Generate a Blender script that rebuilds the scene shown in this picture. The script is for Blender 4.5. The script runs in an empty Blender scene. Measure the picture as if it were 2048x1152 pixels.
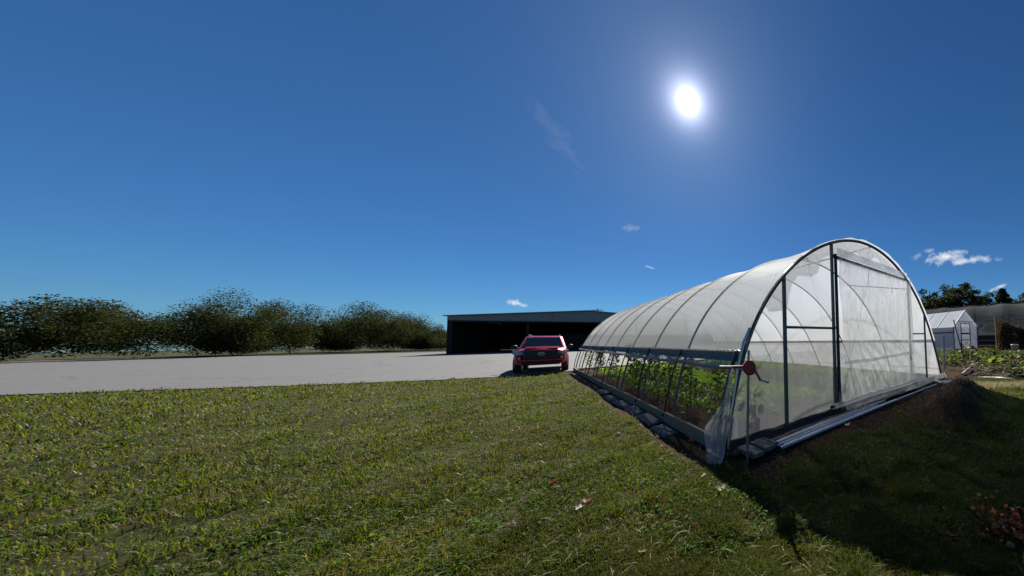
import bpy, math, random
import numpy as np
from mathutils import Vector, Matrix
R = math.radians
random.seed(7); rng = np.random.default_rng(7)
scene = bpy.context.scene
C = scene.collection

# ---------------------------------------------------------------- camera
PITCH, ROLL, CAMH = 0.04712, -0.01846, 1.55
cam_d = bpy.data.cameras.new('camera'); cam = bpy.data.objects.new('camera', cam_d); C.objects.link(cam)
cam_d.sensor_width = 36.0; cam_d.lens = 540.1 / 2048 * 36
cam_d.shift_x = (1024 - 1536) / 2048; cam_d.shift_y = (652.5 - 576) / 2048
cam_d.clip_start = 0.05; cam_d.clip_end = 3000
cp, sp, cr, sr = math.cos(PITCH), math.sin(PITCH), math.cos(ROLL), math.sin(ROLL)
fw = Vector((0, cp, sp)); up0 = Vector((0, -sp, cp)); rt0 = Vector((1, 0, 0))
rt = rt0 * cr + up0 * sr; up = up0 * cr - rt0 * sr
M = Matrix.Identity(4)
for i in range(3):
    M[i][0] = rt[i]; M[i][1] = up[i]; M[i][2] = -fw[i]
M[2][3] = CAMH
cam.matrix_world = M
scene.camera = cam
scene.view_settings.view_transform = 'Standard'
scene.view_settings.look = 'None'
scene.view_settings.exposure = 0.80
scene.view_settings.gamma = 1
scene.render.engine = 'CYCLES'
scene.cycles.use_denoising = True
scene.cycles.max_bounces = 10
scene.cycles.transparent_max_bounces = 16
scene.cycles.sample_clamp_indirect = 6
scene.cycles.caustics_reflective = False
scene.cycles.caustics_refractive = False

# ---------------------------------------------------------------- sun and sky
SUN = Vector((-0.2105, 0.7191, 0.6623)).normalized()
SUN_EL = math.asin(SUN.z); SUN_AZ = math.atan2(SUN.x, SUN.y)
ld = bpy.data.lights.new('sun', 'SUN'); lo = bpy.data.objects.new('sun', ld); C.objects.link(lo)
ld.energy = 5.0; ld.angle = R(0.5); ld.color = (1.0, 0.95, 0.86)
lo.rotation_euler = (-SUN).to_track_quat('-Z', 'Y').to_euler()
lo.location = (0, 0, 30)
world = bpy.data.worlds.new('World'); scene.world = world; world.use_nodes = True
W = world.node_tree; W.nodes.clear()

class NT:
    """tiny node helper"""
    def __init__(s, t): s.t = t
    def n(s, typ, **kw):
        nd = s.t.nodes.new(typ)
        for k, v in kw.items():
            if k.startswith('i_'):
                key = k[2:]; key = int(key) if key.isdigit() else key.replace('_', ' ')
                nd.inputs[key].default_value = v
            else: setattr(nd, k, v)
        return nd
    def l(s, a, b): s.t.links.new(a, b)
    def math(s, op, a, b=None, c=None, clamp=False):
        nd = s.t.nodes.new('ShaderNodeMath'); nd.operation = op; nd.use_clamp = clamp
        for i, v in enumerate((a, b, c)):
            if v is None: continue
            if isinstance(v, (int, float)): nd.inputs[i].default_value = v
            else: s.l(v, nd.inputs[i])
        return nd.outputs[0]
    def mix(s, f, a, b):
        nd = s.t.nodes.new('ShaderNodeMix'); nd.data_type = 'RGBA'
        for sock, v in ((nd.inputs[0], f), (nd.inputs[6], a), (nd.inputs[7], b)):
            if isinstance(v, (int, float)): sock.default_value = v
            elif isinstance(v, (tuple, list)): sock.default_value = (*v[:3], 1)
            else: s.l(v, sock)
        return nd.outputs[2]
    def noise(s, scale, detail=4, rough=.55, vec=None, dist=0):
        nd = s.n('ShaderNodeTexNoise'); nd.inputs['Scale'].default_value = scale
        nd.inputs['Detail'].default_value = detail; nd.inputs['Roughness'].default_value = rough
        nd.inputs['Distortion'].default_value = dist
        if vec: s.l(vec, nd.inputs['Vector'])
        return nd.outputs['Fac']
    def ramp(s, f, stops):
        nd = s.n('ShaderNodeValToRGB'); s.l(f, nd.inputs[0]); e = nd.color_ramp.elements
        while len(e) < len(stops): e.new(0.5)
        for el, (p, c) in zip(e, stops):
            el.position = p; el.color = (*c, 1) if len(c) == 3 else c
        return nd.outputs[0]
    def mapr(s, f, a, b, c=0., d=1.):
        nd = s.n('ShaderNodeMapRange'); s.l(f, nd.inputs[0])
        for i, v in enumerate((a, b, c, d)): nd.inputs[i + 1].default_value = v
        return nd.outputs[0]

w = NT(W)
sky = w.n('ShaderNodeTexSky', sky_type='NISHITA', sun_disc=False)
sky.sun_elevation = SUN_EL; sky.sun_rotation = SUN_AZ
sky.altitude = 300; sky.air_density = 1.0; sky.dust_density = 0.15; sky.ozone_density = 3.0
hs = w.n('ShaderNodeHueSaturation'); hs.inputs['Saturation'].default_value = 1.15
w.l(sky.outputs[0], hs.inputs['Color'])
tc = w.n('ShaderNodeTexCoord')
nrm = w.n('ShaderNodeVectorMath', operation='NORMALIZE'); w.l(tc.outputs['Generated'], nrm.inputs[0])
D = nrm.outputs[0]
sxyz = w.n('ShaderNodeSeparateXYZ'); w.l(D, sxyz.inputs[0])
# clear autumn air: blue down to the horizon
gain = w.mix(w.mapr(sxyz.outputs['Z'], 0.0, .45, 0, 1), (.285, .56, .83), (.385, .62, .80))
skc = w.n('ShaderNodeVectorMath', operation='MULTIPLY'); w.l(hs.outputs[0], skc.inputs[0]); w.l(gain, skc.inputs[1])
def wdot(v):
    nd = w.n('ShaderNodeVectorMath', operation='DOT_PRODUCT'); w.l(D, nd.inputs[0]); nd.inputs[1].default_value = v
    return nd.outputs['Value']
# the sun's own disc, with lens bloom and bright air painted around it
sd = wdot(SUN)
ang = w.math('ARCCOSINE', w.math('MINIMUM', sd, 0.999999))
disc = w.mapr(ang, R(1.0), R(0.5), 0, 1)
bloom = w.math('ADD', w.math('MULTIPLY', w.math('POWER', 2.718, w.math('MULTIPLY', ang, -42.0)), 36.0),
             w.math('MULTIPLY', w.math('POWER', 2.718, w.math('MULTIPLY', ang, -7.5)), 1.3))
glow = w.math('ADD', w.math('MULTIPLY', disc, 60.0), bloom)
gc = w.n('ShaderNodeVectorMath', operation='SCALE'); gc.inputs[0].default_value = (.95, .95, 1.2); w.l(glow, gc.inputs['Scale'])
addg = w.n('ShaderNodeVectorMath', operation='ADD'); w.l(skc.outputs[0], addg.inputs[0]); w.l(gc.outputs[0], addg.inputs[1])
# small fair-weather clouds
cn = w.noise(26, 8, .62, D, .3); cn2 = w.noise(70, 6, .6, D)
tot = None
for (d, hw_, hh_, tilt, st) in [((.538, .8097, .2342), .062, .024, -3, 1.0), ((.5959, .773, .2176), .045, .015, -10, 1.0), ((.4763, .8421, .2531), .022, .012, 20, .5), ((.5, .82, .262), .02, .008, 0, .35),
                                ((.6496, .7485, .133), .030, .007, 22, .9), ((-.6768, .7281, .1086), .030, .011, -20, 1.0),
                                ((-.3849, .8902, .2436), .018, .006, -15, .6), ((-.4209, .8346, .3553), .03, .012, 10, .22),
                                ((-.5304, .663, .5283), .09, .03, -45, .05)]:
    d = Vector(d).normalized(); r_ = d.cross(Vector((0, 0, 1))).normalized(); u_ = r_.cross(d)
    t_ = R(tilt); r2 = r_ * math.cos(t_) + u_ * math.sin(t_); u2 = u_ * math.cos(t_) - r_ * math.sin(t_)
    du = w.math('DIVIDE', w.math('SUBTRACT', wdot(r2), 0.0), hw_); dv = w.math('DIVIDE', wdot(u2), hh_)
    rad = w.math('SQRT', w.math('ADD', w.math('MULTIPLY', du, du), w.math('MULTIPLY', dv, dv)))
    front = w.math('GREATER_THAN', wdot(d), 0.0)
    f = w.math('SUBTRACT', 1.0, rad)
    f = w.math('ADD', f, w.math('MULTIPLY', w.math('SUBTRACT', cn, .5), 3.4))
    f = w.math('ADD', f, w.math('MULTIPLY', w.math('SUBTRACT', cn2, .5), 1.6))
    f = w.mapr(f, 0.15, 1.25, 0, 1)
    f = w.math('MULTIPLY', w.math('MULTIPLY', f, w.mapr(rad, 1.7, .9, 0, 1)), w.math('MULTIPLY', front, st))
    tot = f if tot is None else w.math('MAXIMUM', tot, f)
cl = w.mix(tot, addg.outputs[0], (10, 10.3, 10.7))
bg = w.n('ShaderNodeBackground'); w.l(cl, bg.inputs[0]); bg.inputs[1].default_value = 0.050
wo = w.n('ShaderNodeOutputWorld'); w.l(bg.outputs[0], wo.inputs[0])

# ---------------------------------------------------------------- helpers
YAW = 0.73416
C0 = Vector((-0.615, 3.746, 0))
A = Vector((math.cos(YAW), math.sin(YAW), 0)); B = Vector((-math.sin(YAW), math.cos(YAW), 0))
def gl(a, b, z=0): return C0 + A * a + B * b + Vector((0, 0, z))

def tag(o, label=None, cat=None, group=None, kind=None):
    if label: o['label'] = label
    if cat: o['category'] = cat
    if group: o['group'] = group
    if kind: o['kind'] = kind
    return o
def empty(name, loc=(0, 0, 0), rz=0, rot=None):
    o = bpy.data.objects.new(name, None); C.objects.link(o); o.location = loc
    o.rotation_euler = rot if rot else (0, 0, rz); o.empty_display_size = .1
    return o

class MB:
    def __init__(s): s.v = []; s.f = []; s.smooth = []
    def add(s, vs, fs, smooth=False):
        k = len(s.v); s.v += [tuple(x) for x in vs]; s.f += [tuple(i + k for i in f) for f in fs]
        s.smooth += [smooth] * len(fs); return s
    def box(s, c, d, rot=None, bev=0.0):
        x, y, z = (q / 2 for q in d); c = Vector(c)
        if bev <= 0:
            vs = [Vector((i * x, j * y, k * z)) for k in (-1, 1) for j in (-1, 1) for i in (-1, 1)]
            fs = [(0, 2, 3, 1), (4, 5, 7, 6), (0, 1, 5, 4), (2, 6, 7, 3), (0, 4, 6, 2), (1, 3, 7, 5)]
        else:
            b = min(bev, x * .9, y * .9, z * .9); vs = []; idx = {}
            for i in (-1, 1):
                for j in (-1, 1):
                    for k in (-1, 1):
                        for ax in range(3):
                            p = [i * (x - b), j * (y - b), k * (z - b)]
                            p[ax] = (i, j, k)[ax] * (x, y, z)[ax]
                            idx[(i, j, k, ax)] = len(vs); vs.append(Vector(p))
            fs = []
            for ax in range(3):
                o1, o2 = [q for q in range(3) if q != ax]
                for sgn in (-1, 1):
                    loop = []
                    for (p, q) in ((-1, -1), (1, -1), (1, 1), (-1, 1)):
                        t = [0, 0, 0]; t[ax] = sgn; t[o1] = p; t[o2] = q; loop.append(idx[(*t, ax)])
                    fs.append(tuple(loop) if (sgn > 0) != (ax == 1) else tuple(reversed(loop)))
            for ax in range(3):
                o1, o2 = [q for q in range(3) if q != ax]
                for p in (-1, 1):
                    for q in (-1, 1):
                        t0 = [0, 0, 0]; t1 = [0, 0, 0]; t0[ax] = -1; t1[ax] = 1
                        t0[o1] = t1[o1] = p; t0[o2] = t1[o2] = q
                        fs.append((idx[(*t0, o1)], idx[(*t1, o1)], idx[(*t1, o2)], idx[(*t0, o2)]))
            for i in (-1, 1):
                for j in (-1, 1):
                    for k in (-1, 1): fs.append(tuple(idx[(i, j, k, a_)] for a_ in range(3)))
        if rot is not None:
            m = rot if isinstance(rot, Matrix) else Matrix.Rotation(rot, 3, 'Z')
            vs = [m @ p for p in vs]
        return s.add([p + c for p in vs], fs)
    def tube(s, pts, r, n=8, cap=True, smooth=True):
        pts = [Vector(p) for p in pts]; vs = []; fs = []; prev = None
        rr = r if hasattr(r, '__len__') else [r] * len(pts)
        for i, p in enumerate(pts):
            t = (pts[min(i + 1, len(pts) - 1)] - pts[max(i - 1, 0)]).normalized()
            if prev is None:
                q = t.cross(Vector((0, 0, 1)))
                if q.length < .05: q = t.cross(Vector((1, 0, 0)))
            else: q = prev - t * prev.dot(t)
            q.normalize(); prev = q; b_ = t.cross(q)
            for k in range(n):
                an = 2 * math.pi * k / n
                vs.append(p + (q * math.cos(an) + b_ * math.sin(an)) * rr[i])
        for i in range(len(pts) - 1):
            for k in range(n):
                fs.append((i * n + k, i * n + (k + 1) % n, (i + 1) * n + (k + 1) % n, (i + 1) * n + k))
        s.add(vs, fs, smooth)
        if cap:
            s.add(vs[:n], [tuple(range(n))]); s.add(vs[-n:], [tuple(reversed(range(n)))])
        return s
    def grid(s, P, smooth=True, close=False):
        n, m = len(P), len(P[0]); vs = [q for row in P for q in row]
        fs = [(i * m + j, i * m + (j + 1) % m, (i + 1) * m + (j + 1) % m, (i + 1) * m + j)
              for i in range(n - 1) for j in range(m if close else m - 1)]
        return s.add(vs, fs, smooth)
    def sphere(s, c, r, nu=16, nv=10, sc=(1, 1, 1), f=None):
        P = []
        for i in range(nv + 1):
            th = math.pi * i / nv; row = []
            for j in range(nu):
                ph = 2 * math.pi * j / nu; q = r * (f(ph, th) if f else 1)
                row.append((c[0] + q * math.sin(th) * math.cos(ph) * sc[0], c[1] + q * math.sin(th) * math.sin(ph) * sc[1], c[2] + q * math.cos(th) * sc[2]))
            P.append(row)
        return s.grid(P, True, True)
    def build(s, name, mat, parent=None, loc=None, thick=0):
        me = bpy.data.meshes.new(name); me.from_pydata(s.v, [], s.f)
        me.polygons.foreach_set('use_smooth', s.smooth); me.update()
        if mat: me.materials.append(mat)
        o = bpy.data.objects.new(name, me); C.objects.link(o)
        if parent: o.parent = parent
        if loc is not None: o.location = loc
        if thick:
            md = o.modifiers.new('thick', 'SOLIDIFY'); md.thickness = thick; md.offset = 0
        return o

def npmesh(name, verts, faces_list, mat, parent=None, smooth=False, attrs=None, loc=None):
    """faces_list: list of int arrays (k,n) of equal-sided faces"""
    me = bpy.data.meshes.new(name)
    verts = np.asarray(verts, dtype=np.float32)
    me.vertices.add(len(verts)); me.vertices.foreach_set('co', verts.ravel())
    loops = np.concatenate([f.ravel() for f in faces_list]).astype(np.int32)
    counts = np.concatenate([np.full(len(f), f.shape[1]) for f in faces_list]).astype(np.int32)
    me.loops.add(len(loops)); me.loops.foreach_set('vertex_index', loops)
    me.polygons.add(len(counts))
    me.polygons.foreach_set('loop_start', np.concatenate([[0], np.cumsum(counts)[:-1]]).astype(np.int32))
    me.polygons.foreach_set('loop_total', counts)
    if smooth: me.polygons.foreach_set('use_smooth', np.ones(len(counts), dtype=bool))
    me.update(calc_edges=True)
    if attrs:
        for k, v in attrs.items():
            at = me.attributes.new(k, 'FLOAT', 'POINT'); at.data.foreach_set('value', np.asarray(v, dtype=np.float32))
    me.materials.append(mat)
    o = bpy.data.objects.new(name, me); C.objects.link(o)
    if parent: o.parent = parent
    if loc is not None: o.location = loc
    return o

def copy_tree(o, parent=None):
    c = o.copy(); C.objects.link(c); c.parent = parent
    for ch in [x for x in KIDS(o)]: copy_tree(ch, c)
    return c
def KIDS(o): return [x for x in bpy.data.objects if x.parent == o]

# value noise in numpy for the terrain and masks
_T = np.random.default_rng(3).random((256, 256))
def vnoise(x, y, s=1.0):
    x = np.asarray(x, float) * s + 1000.37; y = np.asarray(y, float) * s + 1000.71
    xi = np.floor(x).astype(int); yi = np.floor(y).astype(int); fx = x - xi; fy = y - yi
    fx = fx * fx * (3 - 2 * fx); fy = fy * fy * (3 - 2 * fy)
    a_ = _T[xi % 256, yi % 256]; b_ = _T[(xi + 1) % 256, yi % 256]; c_ = _T[xi % 256, (yi + 1) % 256]; d_ = _T[(xi + 1) % 256, (yi + 1) % 256]
    return a_ * (1 - fx) * (1 - fy) + b_ * fx * (1 - fy) + c_ * (1 - fx) * fy + d_ * fx * fy
def ss(x, a, b):
    t = np.clip((np.asarray(x, float) - a) / (b - a), 0, 1); return t * t * (3 - 2 * t)
def to_ab(x, y):
    dx = np.asarray(x, float) - C0.x; dy = np.asarray(y, float) - C0.y
    return dx * A.x + dy * A.y, dx * B.x + dy * B.y
GW, GL_ = 9.5, 14.64
def seg_d(x, y, x0, y0, x1, y1):
    x = np.asarray(x, float); y = np.asarray(y, float)
    t = np.clip(((x - x0) * (x1 - x0) + (y - y0) * (y1 - y0)) / ((x1 - x0) ** 2 + (y1 - y0) ** 2), 0, 1)
    return np.hypot(x - x0 - t * (x1 - x0), y - y0 - t * (y1 - y0))
def height(x, y):
    a, b = to_ab(x, y)
    inside = ss(a, -.5, .1) * ss(a, GW + .5, GW - .1) * ss(b, -.5, .1) * ss(b, GL_ + .5, GL_ - .1)
    far = ss(np.hypot(x, y), 22, 14)
    h = ((vnoise(x, y, .8) - .5) * .07 + (vnoise(x, y, 3.1) - .5) * .03 + (vnoise(x, y, 9) - .5) * .018) * (1 - inside) * far
    d = seg_d(x, y, 4.95, 6.88, 3.4, 4.95)
    h = h + .42 * np.exp(-(d / .46) ** 2) * (.6 + .5 * vnoise(x, y, 2.3) + .35 * vnoise(x, y, 6.5) + .22 * vnoise(x, y, 14)) * (1 - inside)
    h = h + inside * ((vnoise(x, y, 4) - .5) * .03 + .02)
    return h
def dirt_mask(x, y):
    a, b = to_ab(x, y); n = (vnoise(x, y, 1.3) - .5) * .7 + (vnoise(x, y, 5) - .5) * .4
    front = ss(b + n * .8, -1.05, -.75) * ss(a, -.35, 0.1) * ss(b, .6, .1) * ss(a, 11.5, 9.5)
    side = ss(a + n * .25, -.62, -.42) * ss(a, .3, .1) * ss(b, -.6, -.1) * ss(b, GL_ + .4, GL_)
    inside = ((a > 0) & (a < GW + .1) & (b > 0) & (b < GL_ + .2)).astype(float)
    mound = ss(seg_d(x, y, 5.2, 7.9, 3.15, 5.15) + n * .3, .75, .45)
    garden = ss(np.asarray(y) + n - .55 * (np.asarray(x) - 7.5) * 0 , 9.6, 10.3) * ss(np.asarray(x) + n, 6.3, 7.2) * (1 - ss(a, 8, 7) * ss(b, .5, 1.5))
    return np.clip(np.maximum.reduce([front, side, inside, mound, garden]), 0, 1)
def straw_mask(x, y):
    n = (vnoise(x, y, 1.1) - .5) * .8
    return ss(seg_d(x, y, 6.4, 8.6, 9.9, 8.4) + n, .75, .25)

# ---------------------------------------------------------------- materials
def mat(name):
    m = bpy.data.materials.new(name); m.use_nodes = True; m.node_tree.nodes.clear(); return m, NT(m.node_tree)
def pbr(name, c1, c2=None, rough=.6, metal=0., scale=20, bump=0., bscale=None, spec=.5, coat=0., stretch=None, coord='Object', c3=None):
    m, t = mat(name)
    bs = t.n('ShaderNodeBsdfPrincipled'); o = t.n('ShaderNodeOutputMaterial'); t.l(bs.outputs[0], o.inputs[0])
    tcn = t.n('ShaderNodeTexCoord'); v = tcn.outputs[coord]
    if stretch:
        mp = t.n('ShaderNodeMapping'); mp.inputs['Scale'].default_value = stretch; t.l(v, mp.inputs[0]); v = mp.outputs[0]
    nz = t.noise(scale, 6, .6, v)
    if c2 is None: c2 = tuple(x * .7 for x in c1)
    stops = [(.3, c1), (.7, c2)] if c3 is None else [(.3, c1), (.52, c2), (.72, c3)]
    t.l(t.ramp(nz, stops), bs.inputs['Base Color'])
    t.l(t.mapr(nz, .3, .7, max(0, rough - .1), min(1, rough + .1)), bs.inputs['Roughness'])
    bs.inputs['Metallic'].default_value = metal; bs.inputs['Specular IOR Level'].default_value = spec
    bs.inputs['Coat Weight'].default_value = coat
    if bump:
        bn = t.noise(bscale or scale * 2, 6, .65, v); b_ = t.n('ShaderNodeBump'); b_.inputs['Strength'].default_value = bump
        b_.inputs['Distance'].default_value = .02; t.l(bn, b_.inputs['Height']); t.l(b_.outputs[0], bs.inputs['Normal'])
    return m
def leafmat(name, cols, transl=.45, rough=.45, tcol=1.5, sheen=.35, patch=None):
    """leaf or blade: reflects and lets light through; colour differs per leaf"""
    m, t = mat(name)
    g = t.n('ShaderNodeNewGeometry'); c = t.ramp(g.outputs['Random Per Island'], [(i / (len(cols) - 1), q) for i, q in enumerate(cols)])
    tcn = t.n('ShaderNodeTexCoord')
    big = t.noise(.9, 3, .5, tcn.outputs['Object'])
    if patch: c = t.mix(t.mapr(t.noise(1.5, 5, .65, tcn.outputs['Object']), .48, .66, 0, .8), c, patch)
    br = t.n('ShaderNodeHueSaturation'); t.l(c, br.inputs['Color']); t.l(t.mapr(big, .3, .7, .68, 1.3), br.inputs['Value'])
    pr = t.n('ShaderNodeBsdfPrincipled'); t.l(br.outputs[0], pr.inputs['Base Color']); pr.inputs['Roughness'].default_value = rough
    pr.inputs['Specular IOR Level'].default_value = sheen
    tr = t.n('ShaderNodeBsdfTranslucent')
    vv = t.n('ShaderNodeVectorMath', operation='SCALE'); t.l(br.outputs[0], vv.inputs[0]); vv.inputs['Scale'].default_value = tcol
    wv = t.n('ShaderNodeVectorMath', operation='MULTIPLY'); t.l(vv.outputs[0], wv.inputs[0]); wv.inputs[1].default_value = (1.05, 1.1, .55)
    t.l(wv.outputs[0], tr.inputs[0])
    mx = t.n('ShaderNodeMixShader'); mx.inputs[0].default_value = transl
    t.l(pr.outputs[0], mx.inputs[1]); t.l(tr.outputs[0], mx.inputs[2])
    o = t.n('ShaderNodeOutputMaterial'); t.l(mx.outputs[0], o.inputs[0]); return m
def film(name, opac=.6, transl=.7, col=(.86, .88, .9), nscale=3., nvar=.12, stretch=(1, 1, 1), bump=.25, bscale=4, gloss=.3, grough=.22, dist=.6, fwd=0.):
    """greenhouse plastic: partly clear, partly milky, slightly shiny"""
    m, t = mat(name)
    tcn = t.n('ShaderNodeTexCoord'); mp = t.n('ShaderNodeMapping'); mp.inputs['Scale'].default_value = stretch
    t.l(tcn.outputs['Object'], mp.inputs[0]); v = mp.outputs[0]
    nz = t.noise(nscale, 6, .6, v, dist)
    bn = t.noise(bscale, 5, .55, v, dist)
    bp = t.n('ShaderNodeBump'); bp.inputs['Strength'].default_value = bump; bp.inputs['Distance'].default_value = .05; t.l(bn, bp.inputs['Height'])
    tl = t.n('ShaderNodeBsdfTranslucent'); tl.inputs[0].default_value = (*col, 1); t.l(bp.outputs[0], tl.inputs['Normal'])
    df = t.n('ShaderNodeBsdfDiffuse'); df.inputs[0].default_value = (*[q * .93 for q in col], 1); t.l(bp.outputs[0], df.inputs['Normal'])
    tlo = tl.outputs[0]
    if fwd:   # haze of the plastic: light keeps roughly its direction
        rf = t.n('ShaderNodeBsdfRefraction'); rf.inputs['IOR'].default_value = 1.15; rf.inputs['Roughness'].default_value = .75; rf.inputs[0].default_value = (*col, 1)
        mf = t.n('ShaderNodeMixShader'); mf.inputs[0].default_value = fwd; t.l(tlo, mf.inputs[1]); t.l(rf.outputs[0], mf.inputs[2]); tlo = mf.outputs[0]
    m1 = t.n('ShaderNodeMixShader'); m1.inputs[0].default_value = 1 - transl; t.l(tlo, m1.inputs[1]); t.l(df.outputs[0], m1.inputs[2])
    tp = t.n('ShaderNodeBsdfTransparent'); tp.inputs[0].default_value = (.97, .975, .98, 1)
    m2 = t.n('ShaderNodeMixShader'); t.l(t.mapr(nz, .3, .7, opac - nvar, opac + nvar), m2.inputs[0])
    t.l(tp.outputs[0], m2.inputs[1]); t.l(m1.outputs[0], m2.inputs[2])
    gs = t.n('ShaderNodeBsdfGlossy'); gs.inputs['Roughness'].default_value = grough; t.l(bp.outputs[0], gs.inputs['Normal'])
    gs.inputs[0].default_value = (.9, .9, .9, 1)
    fr = t.n('ShaderNodeFresnel'); fr.inputs[0].default_value = 1.5
    m3 = t.n('ShaderNodeMixShader'); t.l(t.math('MULTIPLY', fr.outputs[0], gloss), m3.inputs[0]); t.l(m2.outputs[0], m3.inputs[1]); t.l(gs.outputs[0], m3.inputs[2])
    o = t.n('ShaderNodeOutputMaterial'); t.l(m3.outputs[0], o.inputs[0]); return m

M_steel = pbr('galvanised_steel', (.33, .35, .36), (.20, .22, .22), .42, .75, 30, .1)
M_bow = pbr('bow_tube', (.17, .17, .15), (.11, .11, .095), .65, .1, 25, spec=.3)
M_post = pbr('weathered_tube', (.13, .155, .145), (.075, .095, .085), .5, .4, 25, .1)
M_arch = pbr('dark_arch_tube', (.07, .075, .08), (.035, .04, .04), .5, .3, 20)
M_black = pbr('black_webbing', (.014, .014, .015), (.022, .022, .024), .75, 0, 40, .2)
M_fabric = pbr('black_woven_fabric', (.008, .008, .010), (.018, .019, .022), .6, 0, 9, .9, 14, spec=.25)
M_wood = pbr('weathered_board', (.36, .27, .18), (.22, .155, .10), .85, 0, 8, .5, 30, stretch=(6, .6, 6), spec=.2)
M_hip = pbr('hip_board_wood', (.30, .27, .23), (.20, .17, .14), .85, 0, 8, .4, 30, stretch=(6, .6, 6), spec=.2)
M_stone = pbr('rough_paver', (.24, .22, .19), (.12, .11, .10), .9, 0, 12, .7, 40, c3=(.18, .17, .15), spec=.2)
M_red = pbr('red_casting', (.34, .02, .025), (.26, .015, .02), .35, 0, 20, coat=.2)
M_shiny = pbr('bright_steel', (.6, .6, .6), (.45, .45, .46), .25, .9, 30)
M_film_roof = film('roof_film', .89, .95, (.96, .98, 1.0), .8, .02, (.6, .6, .6), .12, 1.6, .03, .5, fwd=.55)
M_film_end = film('end_film', .34, .92, (.95, .95, .95), 1.3, .07, (1, 1, .8), .3, 3., .3, .18)
M_film_door = film('door_curtain_film', .52, .88, (.93, .94, .95), 2.2, .24, (1.6, 1, .5), 1.2, 2.5, .3, .2, 2.2)
M_film_flap = film('film_flap', .60, .8, (.95, .93, .90), 6., .15, (1, 1, 1), .8, 7., .3, .2, 1.)
M_film_tail = film('film_tail', .5, .6, (.86, .87, .86), 4., .2, (1, 1, 1), .9, 6., .4, .2, 1.)
M_film_side = film('side_film', .5, .7, (.85, .88, .92), 3., .12, (1, 1, 1), .5, 5., .4, .15)
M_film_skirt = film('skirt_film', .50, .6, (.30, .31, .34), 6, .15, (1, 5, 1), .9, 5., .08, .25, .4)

# ground with soil, thatch and straw
def ground_mat():
    m, t = mat('soil_and_thatch'); bs = t.n('ShaderNodeBsdfPrincipled'); bs.inputs['Roughness'].default_value = .95
    bs.inputs['Specular IOR Level'].default_value = .1
    tcn = t.n('ShaderNodeTexCoord'); v = tcn.outputs['Object']
    n1 = t.noise(2.2, 8, .65, v); n2 = t.noise(28, 6, .7, v); n3 = t.noise(90, 4, .7, v)
    grass = t.mix(t.mapr(n1, .38, .62), (.034, .048, .012), (.075, .063, .024))
    grass = t.mix(t.mapr(n2, .4, .65), grass, (.022, .022, .010))
    soil = t.mix(t.mapr(n2, .35, .65), (.060, .034, .020), (.028, .016, .011))
    soil = t.mix(t.mapr(n3, .62, .72), soil, (.17, .12, .08))
    strw = t.mix(t.mapr(n3, .35, .6), (.11, .08, .045), (.34, .27, .18))
    ad = t.n('ShaderNodeAttribute', attribute_name='dirt'); as_ = t.n('ShaderNodeAttribute', attribute_name='straw')
    c = t.mix(ad.outputs['Fac'], grass, soil); c = t.mix(as_.outputs['Fac'], c, strw)
    t.l(c, bs.inputs['Base Color'])
    b_ = t.n('ShaderNodeBump'); b_.inputs['Strength'].default_value = .8; b_.inputs['Distance'].default_value = .03
    t.l(t.math('ADD', n2, t.math('MULTIPLY', n3, .4)), b_.inputs['Height']); t.l(b_.outputs[0], bs.inputs['Normal'])
    o = t.n('ShaderNodeOutputMaterial'); t.l(bs.outputs[0], o.inputs[0]); return m
def axis(lo, hi, lo2, hi2, st):
    c = list(np.arange(lo, hi + 1e-6, st)); s_ = st; x = hi
    while x < hi2: s_ *= 1.25; x += s_; c.append(x)
    s_ = st; x = lo
    while x > lo2: s_ *= 1.25; x -= s_; c.insert(0, x)
    return np.array(c)
gx = axis(-9, 11, -1500, 1500, .085); gy = axis(-.5, 16, -300, 2500, .085)
X, Y = np.meshgrid(gx, gy); Z = height(X, Y)
nx, ny = len(gx), len(gy)
I = np.arange(nx * ny).reshape(ny, nx)
F = np.stack([I[:-1, :-1], I[:-1, 1:], I[1:, 1:], I[1:, :-1]], -1).reshape(-1, 4)
g = npmesh('ground', np.stack([X, Y, Z], -1).reshape(-1, 3), [F], ground_mat(), smooth=True,
           attrs=dict(dirt=dirt_mask(X, Y).ravel(), straw=straw_mask(X, Y).ravel()))
tag(g, kind='structure')

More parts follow.
